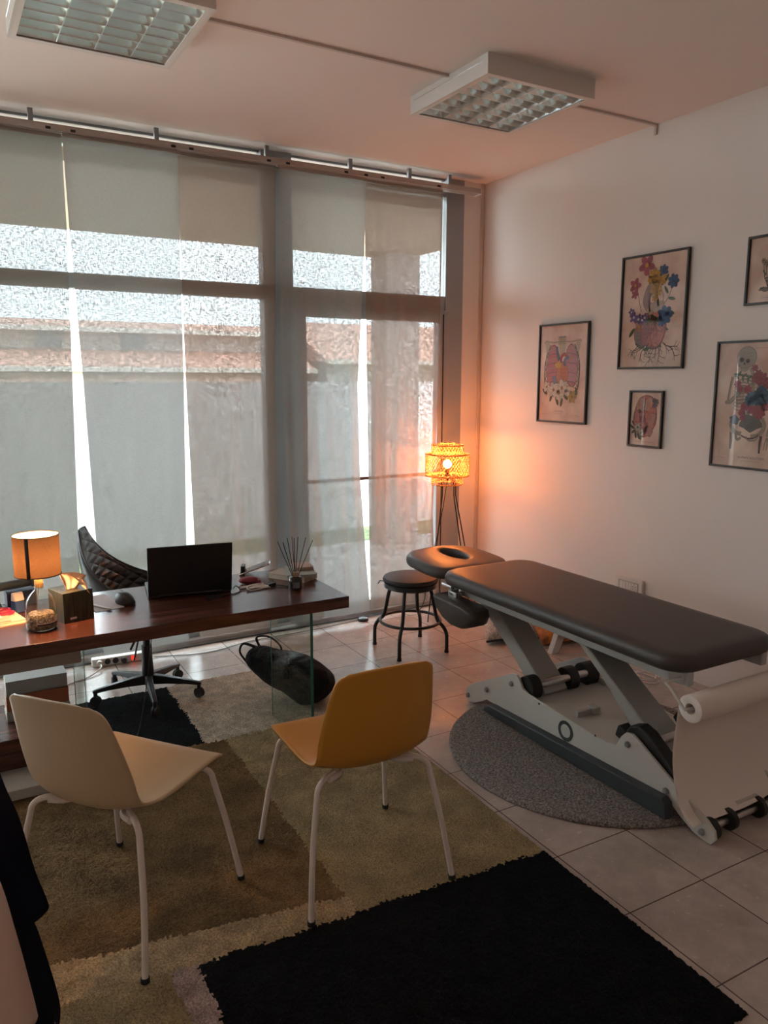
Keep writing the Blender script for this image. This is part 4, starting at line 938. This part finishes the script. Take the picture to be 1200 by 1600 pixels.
# ---------------------------------------------------------------- framed prints
class Art:
    def __init__(s, y0, z1, W_, H_): s.m = MB(); s.c = []; s.y0 = y0; s.z1 = z1; s.W = W_; s.H = H_; s.k = 0
    def P(s, u, v, l): return (-.0084-.00022*l, s.y0-u*s.W, s.z1-v*s.H)
    def poly(s, pts, col, l=1):
        col = tuple(c*.72 for c in col)
        n = s.m.add([s.P(u, v, l) for u, v in pts], [list(range(len(pts)))]); s.c.append(col)
    def ell(s, u, v, a, b, col, l=1, rot=0, n=18, wob=0):
        pts = []
        for j in range(n):
            t = 2*pi*j/n; r = 1+wob*sin(t*5+u*40); x = a*cos(t)*r; y = b*sin(t)*r
            X = x*cos(rot)-y*sin(rot); Y = x*sin(rot)+y*cos(rot)
            pts.append((u+X, v+Y*s.W/s.H))
        if min(a, b) > .03:
            s.poly([(u+(p-u)*1.06, v+(q-v)*1.06) for p, q in pts], tuple(c*.42 for c in col), l-.25)
        s.poly(pts, col, l)
        if min(a, b) > .05:      # engraved hatching inside larger shapes
            for k in range(4):
                f = -.6+.4*k; X0, X1, Y0 = -a*.6, a*.6, b*f*.8
                q0 = (u+X0*cos(rot)-Y0*sin(rot), v+(X0*sin(rot)+Y0*cos(rot))*s.W/s.H); q1 = (u+X1*cos(rot)-Y0*sin(rot), v+(X1*sin(rot)+Y0*cos(rot))*s.W/s.H)
                s.line([q0, ((q0[0]+q1[0])/2+.01, (q0[1]+q1[1])/2+.012), q1], .005, tuple(c*.6 for c in col), l+.12)
    def line(s, pts, w0, col, l=1, w1=None):
        P = [(p.x, p.y) for p in catmull([(u, v*s.H/s.W, 0) for u, v in pts], 5)] if len(pts) > 2 else [(u, v*s.H/s.W) for u, v in pts]
        w1 = w0 if w1 is None else w1; n = len(P); L_, R_ = [], []
        for i, (x, y) in enumerate(P):
            x0, y0 = P[max(i-1, 0)]; x1, y1 = P[min(i+1, n-1)]; dx, dy = x1-x0, y1-y0; d = sqrt(dx*dx+dy*dy) or 1; q = (w0+(w1-w0)*i/(n-1))/2
            L_.append((x-dy/d*q, (y+dx/d*q)*s.W/s.H)); R_.append((x+dy/d*q, (y-dx/d*q)*s.W/s.H))
        for i in range(n-1): s.poly([L_[i], L_[i+1], R_[i+1], R_[i]], col, l)
    def flower(s, u, v, r, col, cen, l=3, n=6, rot=0):
        dk = tuple(c*.6 for c in col)
        for k in range(n):
            a = rot+2*pi*k/n; s.ell(u+r*.55*cos(a), v+r*.55*sin(a)*s.W/s.H, r*.52, r*.34, col if k % 2 else tuple(c*.82 for c in col), l+.2*(k % 2), a)
            s.line([(u+r*.2*cos(a), v+r*.2*sin(a)*s.W/s.H), (u+r*.85*cos(a), v+r*.85*sin(a)*s.W/s.H)], r*.06, dk, l+.6)
        s.ell(u, v, r*.24, r*.24, cen, l+1)
    def leaf(s, u, v, r, a, col=(.10, .14, .06), l=2):
        s.ell(u, v, r, r*.36, col, l, a, 12); s.line([(u-r*cos(a), v-r*sin(a)*s.W/s.H), (u+r*cos(a), v+r*sin(a)*s.W/s.H)], r*.08, tuple(c*.5 for c in col), l+.4)
    def root(s, u, v, a, ln, w0, rnd, col=(.07, .05, .045), depth=0, l=3):
        p = [(u, v)]; aa = a
        for i in range(4):
            aa += rnd.uniform(-.45, .45); u += ln/4*cos(aa); v += ln/4*sin(aa)*s.W/s.H; p.append((u, v))
            if depth < 2 and i in (1, 2): s.root(u, v, aa+rnd.choice((-.8, .8)), ln*.5, w0*.55, rnd, col, depth+1, l)
        s.line(p, w0, col, l, w0*.3)
    def text(s, u, v, txt, size, col=(.12, .07, .06)):
        vs, fs = textmesh(txt, size)
        s.m.add([(-.0084-.00022*2, s.y0-u*s.W-p.x, s.z1-v*s.H+p.y) for p in vs], fs); s.c += [col]*len(fs)
ink = bpy.data.materials.new('print_ink'); ink.use_nodes = True
_nt = ink.node_tree; _at = _nt.nodes.new('ShaderNodeAttribute'); _at.attribute_name = 'Ink'
_nz = _nt.nodes.new('ShaderNodeTexNoise'); _nz.inputs['Scale'].default_value = 90; _nz.inputs['Detail'].default_value = 6
_mr = _nt.nodes.new('ShaderNodeMapRange'); _mr.inputs['To Min'].default_value = .55; _mr.inputs['To Max'].default_value = 1.45; _nt.links.new(_nz.outputs[0], _mr.inputs[0])
_mx = _nt.nodes.new('ShaderNodeMix'); _mx.data_type = 'RGBA'; _mx.blend_type = 'MULTIPLY'; _mx.inputs[0].default_value = 1
_nt.links.new(_at.outputs['Color'], _mx.inputs[6]); _nt.links.new(_mr.outputs[0], _mx.inputs[7]); _nt.links.new(_mx.outputs[2], _nt.nodes['Principled BSDF'].inputs['Base Color']); _nt.nodes['Principled BSDF'].inputs['Roughness'].default_value = .8
paperm = mat('aged_print_paper', (.72, .55, .45), .85, n=.22, ns=7, col2=(.56, .36, .28))
frm = mat('black_frame', (.022, .018, .016), .45); pg = glassmat('frame_glass', (1, 1, 1), .45)
def frame(label, y0, y1, z0, z1, draw, fw_=.011):
    t = thing('framed_print', label, 'picture', (0, (y0+y1)/2, (z0+z1)/2), 0, 'framed anatomical prints on the right wall'); o_ = Vector(t.location)
    mb = MB(); d = .020
    mb.bx(-d, -.001, y1, y0, z0, z0+fw_); mb.bx(-d, -.001, y1, y0, z1-fw_, z1); mb.bx(-d, -.001, y1, y1+fw_, z0+fw_, z1-fw_); mb.bx(-d, -.001, y0-fw_, y0, z0+fw_, z1-fw_)
    O('frame', mb, frm, t, world=True, bevel=.0012)
    mb = MB(); mb.bx(-.008, -.002, y1+fw_, y0-fw_, z0+fw_, z1-fw_)
    A = Art(y0-fw_, z1-fw_, (y0-y1)-2*fw_, (z1-z0)-2*fw_); draw(A)
    p = O('print_sheet', mb, paperm, t, world=True)
    me = bpy.data.meshes.new('printed_picture'); me.from_pydata([tuple(v-o_) for v in A.m.v], [], A.m.f); me.materials.append(ink)
    ca = me.color_attributes.new('Ink', 'FLOAT_COLOR', 'CORNER')
    for pl, c in zip(me.polygons, A.c):
        for li in pl.loop_indices: ca.data[li].color = (*c, 1)
    o = bpy.data.objects.new('printed_picture', me); COL.objects.link(o); o.parent = p
    mb = MB(); mb.bx(-.0135, -.0120, y1+fw_, y0-fw_, z0+fw_, z1-fw_); O('glass_pane', mb, pg, t, world=True)
PK, RD, BL, GR, YL, BN, PU, WT, DKL = (.50, .13, .17), (.42, .08, .07), (.06, .13, .27), (.11, .15, .06), (.66, .34, .06), (.44, .32, .19), (.20, .12, .30), (.80, .72, .62), (.07, .045, .04)
def art_flowerheart(A):
    r = random.Random(2)
    A.line([(.40, .12), (.42, .22), (.45, .33)], .012, GR, 1); A.line([(.63, .2), (.62, .3), (.66, .4), (.55, .5)], .008, GR, 1); A.line([(.80, .28), (.74, .38), (.64, .48)], .008, GR, 1); A.line([(.24, .3), (.28, .4), (.32, .5)], .008, GR, 1)
    A.line([(.50, .5), (.40, .42), (.42, .33), (.47, .27)], .12, (.36, .24, .20), 1.5); A.line([(.46, .5), (.44, .4), (.47, .32)], .03, (.20, .15, .16), 2); A.line([(.44, .52), (.52, .45), (.68, .45)], .10, (.55, .40, .30), 2); A.line([(.52, .50), (.62, .47), (.70, .47)], .05, (.62, .48, .38), 2.5)
    A.ell(.55, .67, .17, .23, (.60, .20, .17), 2, .15, 24, .02); A.ell(.60, .69, .10, .18, (.66, .25, .21), 2.3, .15); A.ell(.33, .72, .10, .15, (.33, .28, .26), 2.1, -.3); A.ell(.40, .66, .06, .20, (.40, .15, .15), 2.4, .1)
    for k in range(6): A.root(.52+.02*(k-2), .56, 1.2+.15*(k-2), .26, .012, r, (.20, .06, .07), 1, 3)
    [A.leaf(.40+.03*k, .55+.012*((k*3) % 4), .06, k*1.7, (.15, .19, .08), 3) for k in range(7)]
    A.flower(.37, .08, .12, PK, YL, 3, 5, .3); A.flower(.20, .25, .09, PK, YL, 3, 5); A.flower(.20, .33, .06, PK, RD, 3, 5)
    for u, v, q in ((.50, .18, .09), (.60, .22, .09), (.54, .27, .08), (.47, .22, .07), (.57, .33, .06), (.53, .38, .05), (.50, .31, .06)): A.flower(u, v, q, YL, (.45, .20, .05), 3, 6, q*30)
    for u, v, q in ((.64, .15, .075), (.80, .25, .085), (.70, .54, .11), (.66, .59, .07)): A.flower(u, v, q, BL, (.04, .07, .16), 3, 7, u*9)
    for u, v, q in ((.20, .54, .07), (.28, .56, .07), (.16, .49, .05), (.34, .57, .06), (.38, .55, .06)): A.flower(u, v, q, PU, WT, 4, 5, v*9)
    A.flower(.30, .63, .07, (.55, .28, .20), YL, 4, 5)
    for u, v, q, a in ((.69, .22, .06, -1), (.70, .32, .055, 1), (.79, .40, .055, .2), (.60, .26, .05, .3), (.80, .52, .05, .5), (.18, .68, .07, -.9), (.72, .66, .05, .4), (.32, .80, .08, .4), (.45, .83, .07, -.3), (.62, .80, .06, .5), (.58, .42, .06, 1.3)): A.leaf(u, v, q, a)
    for k in range(15): A.root(.30+.035*k, .80+.02*sin(k), .15*pi+pi*.7*(1-k/14), .20+.05*sin(k*3), .013, r)
def art_lungs(A):
    for s in (-1, 1):
        A.line([(.48+s*.05, .17), (.48+s*.2, .175), (.48+s*.36, .16), (.48+s*.38, .185)], .022, BN, 1); A.ell(.48+s*.31, .24, .045, .11, (.56, .45, .31), .8, s*.25)
        A.ell(.48+s*.20, .42, .13, .30, (.58, .17, .17) if s < 0 else (.58, .24, .27), 2, s*-.08, 22, .02)
        for k in range(9):
            v = .26+.048*k; A.line([(.48+s*.10, v-.02), (.48+s*.28, v+.0), (.48+s*.35, v+.05), (.48+s*.31, v+.09)], .013, (.22, .16, .12) if k % 2 else BN, 3)
        A.line([(.48+s*.25, .2), (.48+s*.36, .38), (.48+s*.36, .6), (.48+s*.30, .72)], .018, DKL, 2.6)
    for k in range(4): A.ell(.47, .125+.022*k, .09, .018, BN if k % 2 else (.30, .24, .18), 2+.2*k)
    A.poly([(.40, .2), (.56, .2), (.53, .32), (.43, .32)], (.56, .46, .30), 3)
    A.line([(.36, .22), (.38, .3), (.43, .36)], .05, (.12, .15, .22), 4); A.line([(.48, .42), (.46, .34), (.53, .30), (.60, .34)], .05, RD, 4); A.line([(.54, .42), (.54, .36), (.62, .33)], .045, (.14, .16, .28), 4.4)
    A.ell(.49, .50, .12, .17, (.62, .20, .08), 4.2, .1, 22, .03); A.ell(.40, .41, .07, .05, YL, 4.6, 0, 14, .2); A.ell(.38, .58, .10, .08, (.22, .20, .28), 4.1, .3, 14, .15)
    for k in range(4): A.line([(.46+.03*k, .44), (.47+.03*k, .52), (.5, .6)], .006, (.25, .06, .05), 5)
    for u, v, q in ((.17, .64, .08), (.32, .67, .11), (.50, .65, .12), (.44, .71, .09), (.62, .68, .07)): A.flower(u, v, q, WT, (.40, .22, .12), 6, 6, u*7)
    A.flower(.72, .74, .09, (.60, .40, .14), (.3, .15, .05), 6)
    for u, v, q, a in ((.12, .69, .06, .8), (.27, .75, .07, 1.9), (.40, .78, .08, 1.2), (.50, .80, .07, 1.8), (.58, .74, .07, .7), (.80, .68, .06, 1.4), (.34, .73, .07, .3)): A.leaf(u, v, q, a, (.12, .13, .07), 5)
    A.text(.45, .905, 'ANATOMIA', .016, (.30, .18, .15)); A.line([(.36, .92), (.54, .92)], .003, (.35, .2, .17), 2); A.line([(.05, .93), (.18, .93)], .003, (.35, .2, .17), 2); A.line([(.78, .93), (.9, .94)], .003, (.35, .2, .17), 2)
def art_brain(A):
    A.ell(.48, .44, .36, .52, (.62, .20, .15), 1, .12, 26, .02)
    for u, v, a, b, c in ((.33, .24, .14, .2, (.55, .30, .22)), (.56, .22, .12, .19, (.58, .32, .23)), (.26, .44, .13, .17, (.52, .20, .18)), (.68, .50, .14, .19, (.54, .24, .18)), (.46, .66, .13, .17, (.42, .14, .13)), (.60, .72, .15, .13, (.50, .22, .20)), (.40, .5, .1, .1, (.36, .12, .12))):
        A.ell(u, v, a, b, c, 2, u, 18, .08)
    for k in range(14):
        u = .22+.045*k; v = .15+.045*((k*5) % 13); A.line([(u, v), (u+.05, v+.03), (u+.02, v+.07), (u+.08, v+.10)], .010, (.28, .08, .08), 3)
    A.line([(.48, .1), (.46, .3), (.49, .45)], .014, DKL, 3.5); A.ell(.80, .16, .10, .07, (.16, .13, .13), 3, .4, 14, .2); A.ell(.78, .24, .08, .05, (.20, .12, .14), 3.1, -.3, 14, .2)
    A.flower(.26, .66, .11, (.50, .46, .38), DKL, 5, 6); A.flower(.38, .76, .09, (.48, .44, .36), DKL, 5, 6)
    for u, v, q, a in ((.08, .66, .09, .5), (.14, .74, .09, -.6), (.20, .80, .1, 1.4), (.30, .83, .09, 1.1), (.10, .58, .07, 1.0), (.38, .86, .07, 1.6)): A.leaf(u, v, q, a, (.07, .09, .06), 4)
    A.line([(.2, .93), (.8, .93)], .008, (.4, .25, .2), 1)
def art_skeleton(A):
    B1, B2 = (.42, .34, .26), (.13, .09, .08)
    A.ell(.36, .115, .115, .115, B1, 2); A.ell(.33, .155, .085, .07, (.38, .29, .23), 2.2, .2); A.ell(.30, .135, .028, .026, DKL, 3); A.ell(.375, .145, .026, .024, DKL, 3); A.ell(.335, .165, .012, .016, DKL, 3)
    A.poly([(.28, .18), (.40, .175), (.39, .215), (.34, .235), (.29, .215)], B1, 2.4)
    for k in range(6): A.line([(.295+.016*k, .193), (.297+.016*k, .205)], .005, DKL, 3.2)
    A.line([(.42, .20), (.45, .26), (.46, .40), (.43, .55), (.42, .66)], .045, B1, 1.5)
    A.line([(.22, .265), (.34, .255), (.46, .27), (.62, .26)], .022, B1, 3); A.line([(.20, .27), (.18, .36), (.16, .47)], .030, B1, 3, .022); A.line([(.185, .27), (.165, .36), (.145, .47)], .006, B2, 3.2)
    A.ell(.15, .48, .035, .022, B1, 3.4); A.line([(.16, .48), (.26, .41), (.38, .345)], .020, B1, 4); A.line([(.18, .495), (.28, .43), (.40, .365)], .016, B1, 4.2); A.line([(.17, .487), (.39, .355)], .005, B2, 4.4)
    for k in range(5): A.line([(.40, .34+.008*k), (.45, .32+.014*k), (.50, .32+.02*k)], .008, B1, 4.6)
    for k in range(8):
        v = .285+.027*k; A.line([(.44, v+.02), (.34, v+.0), (.25, v+.03), (.25, v+.06), (.36, v+.07)], .012, B1 if k % 2 else (.34, .26, .21), 2.4); A.line([(.44, v+.028), (.34, v+.008), (.26, v+.038)], .004, B2, 2.8)
        A.line([(.48, v+.02), (.58, v), (.68, v+.03), (.66, v+.06)], .012, B1, 2.4)
    for u, v, q in ((.47, .20, .04), (.52, .25, .05), (.56, .29, .08), (.50, .28, .06), (.60, .34, .07), (.27, .33, .045), (.30, .37, .04), (.40, .37, .05)): A.flower(u, v, q, (.48, .13, .15), RD, 5, 7, u*8)
    for u, v, q in ((.57, .38, .06), (.62, .42, .07), (.52, .41, .05), (.45, .44, .07), (.53, .45, .08), (.42, .47, .05), (.60, .47, .06)): A.flower(u, v, q, (.10, .17, .24), (.05, .08, .13), 6, 8, u*9)
    for u, v, q in ((.38, .51, .05), (.34, .56, .04), (.56, .55, .08), (.47, .53, .05), (.62, .50, .06), (.36, .60, .035)): A.flower(u, v, q, (.45, .12, .16), RD, 6, 8, u*9)
    for k in range(16): A.leaf(.24+.022*k, .25+.02*sin(k*2)+.004*k, .035, k*1.1, (.17, .19, .12), 4)
    for k in range(12): A.leaf(.36+.02*k, .53+.03*sin(k*1.7), .035, k*1.3, (.14, .15, .12), 5)
    A.line([(.25, .60), (.22, .66), (.28, .72), (.36, .73)], .05, B1, 3); A.line([(.60, .60), (.64, .66), (.58, .73), (.48, .75)], .05, B1, 3); A.ell(.26, .62, .06, .05, (.16, .19, .24), 3.5, .3, 14, .2); A.ell(.47, .64, .13, .09, (.20, .18, .16), 3, 0, 16, .15)
    A.line([(.28, .72), (.31, .78), (.36, .76)], .03, B1, 3.6); A.line([(.36, .745), (.44, .765), (.52, .76), (.58, .73)], .016, B2, 4); A.line([(.42, .75), (.46, .78), (.54, .775), (.58, .74)], .02, B1, 4)
    A.line([(.23, .72), (.24, .78), (.235, .86)], .035, B1, 3, .022); A.line([(.215, .72), (.225, .86)], .006, B2, 3.4); A.line([(.61, .74), (.60, .80), (.60, .88)], .035, B2, 3, .022)
    A.line([(.80, .30), (.84, .45), (.72, .62), (.68, .74)], .025, B1, 3); 
    for k in range(4): A.line([(.68, .75), (.66+.03*k, .80), (.65+.035*k, .85)], .012, B1, 3.2)
    A.text(.50, .932, 'HUMAN SKELETON', .0165, (.22, .13, .11)); A.line([(.38, .95), (.62, .95)], .003, (.35, .22, .2), 2); A.line([(.05, .935), (.18, .94)], .003, (.35, .22, .2), 2); A.line([(.45, .045), (.75, .045)], .003, (.4, .25, .22), 2)
def art_plant(A):
    r = random.Random(9)
    for k in range(9): A.line([(.52, .82), (.40+.05*k, .62), (.34+.055*k, .38+.03*(k % 3))], .022, (.24, .19, .16), 2)
    for k in range(9): A.flower(.34+.055*k, .36+.03*(k % 3), .06, (.40, .30, .22), DKL, 3, 6)
    for k in range(12): A.leaf(.34+.03*k, .78-.05*((k*5) % 6), .05, k, (.15, .16, .12), 3)
    A.ell(.45, .80, .16, .05, (.28, .22, .2), 2, 0, 16, .2); A.line([(.35, .93), (.65, .93)], .005, (.35, .22, .2), 2)
frame('framed print of lungs and ribcage with white flowers, closest to the floor lamp', -.655, -1.108, 1.370, 2.002, art_lungs)
frame('large framed print of a heart bursting with flowers and roots', -1.350, -1.812, 1.708, 2.338, art_flowerheart)
frame('smallest framed print, a brain with leaves, hanging under the flower heart', -1.455, -1.697, 1.265, 1.587, art_brain)
frame('framed print of a flowered human skeleton cut by the right edge', -2.022, -2.484, 1.204, 1.841, art_skeleton)
frame('framed print of pale botanical sketch at the top right edge', -2.155, -2.395, 2.008, 2.334, art_plant)

# ---------------------------------------------------------------- clothes hanging in the near left corner
def cloth(name, label, cat, edge, xleft, y, m, hook):
    # edge: (x,z) outline of the visible right side from top to bottom; thickness from a waved front and back
    t = thing(name, label, cat, (xleft, y, hook))
    P = catmull([(a, b, 0) for a, b in edge], 6)
    def side(s):
        def fn(u, v):
            p = P[min(int(round(v*(len(P)-1))), len(P)-1)]; x = xleft+(p.x-xleft)*u
            th = .028*(1-abs(2*u-1)**3)**.5 if 0 < u < 1 else 0
            return (x, y+s*th+.012*sin(x*70+v*3)*(1 if 0 < u < 1 else 0), p.y)
        return fn
    mb = MB(); mb.grid(side(1), 24, len(P)-1); mb.grid(side(-1), 24, len(P)-1); O('garment_body', mb, m, t, world=True, smooth=180, solid=.003)
    return t
navy = mat('navy_wool', (.004, .004, .010), .95, spec=.1, bump=.5, bs=400, bd=.001); navy2 = mat('navy_denim', (.006, .007, .012), .95, spec=.1, bump=.5, bs=500, bd=.001); blush = mat('blush_cotton', (.50, .36, .29), .85, bump=.3, bs=18, bd=.02)
def at(px, py, y):      # where a sight line from the doorway meets the hanging plane at depth y
    d = fw*1.0+r2*((px-600)/1213.04)+u2*((800-py)/1213.04); k = (y-CAM[1])/d.y; return (CAM[0]+d.x*k, CAM[2]+d.z*k)
ya = -3.98
rows = [(-30, 1120), (0, 1215), (28, 1280), (52, 1360), (73, 1412), (70, 1424), (50, 1442), (38, 1452)]
cloth('jacket', 'dark navy jacket sleeve hanging at the lower left edge', 'jacket', [at(-60, 1000, ya)]+[at(a, b, ya) for a, b in rows], -3.80, ya, navy, 1.55)
yb = -3.90
cloth('trousers', 'navy trousers hanging behind the jacket sleeve at the bottom left', 'trousers', [at(a, b, yb) for a, b in ((20, 1330), (40, 1420), (55, 1450), (72, 1500), (90, 1560), (92, 1590), (86, 1640), (84, 1800))], -3.75, yb, navy2, 1.5)
yc = -4.08
cloth('shirt', 'pale blush cotton shirt hanging in front of the navy clothes', 'shirt', [at(a, b, yc) for a, b in ((-40, 1290), (0, 1385), (20, 1450), (40, 1520), (55, 1580), (56, 1592), (48, 1600), (28, 1592), (6, 1588))], -3.80, yc, blush, 1.5)
t = thing('coat_stand', 'dark coat stand pole out at the left carrying the hanging clothes', 'coat stand', (-3.90, -4.0, 0))
mb = MB(); mb.cyl((-3.90, -4.0, .02), (-3.90, -4.0, 1.75), .016); O('pole', mb, M['blackmetal'], t, world=True)
mb = MB(); mb.lathe([(.17, 0), (.17, .015), (.02, .03)], (-3.90, -4.0, 0), 32); O('base', mb, M['blackmetal'], t, world=True)
mb = MB(); mb.tube([(-3.90, -4.0, 1.66), (-3.80, -4.0, 1.62), (-3.76, -4.0, 1.66)], .008, 8); mb.tube([(-3.90, -4.0, 1.6), (-3.84, -3.93, 1.5), (-3.78, -3.9, 1.52)], .008, 8); mb.tube([(-3.90, -4.0, 1.6), (-3.85, -4.06, 1.5), (-3.79, -4.08, 1.52)], .008, 8); O('hook', mb, M['blackmetal'], t, world=True)
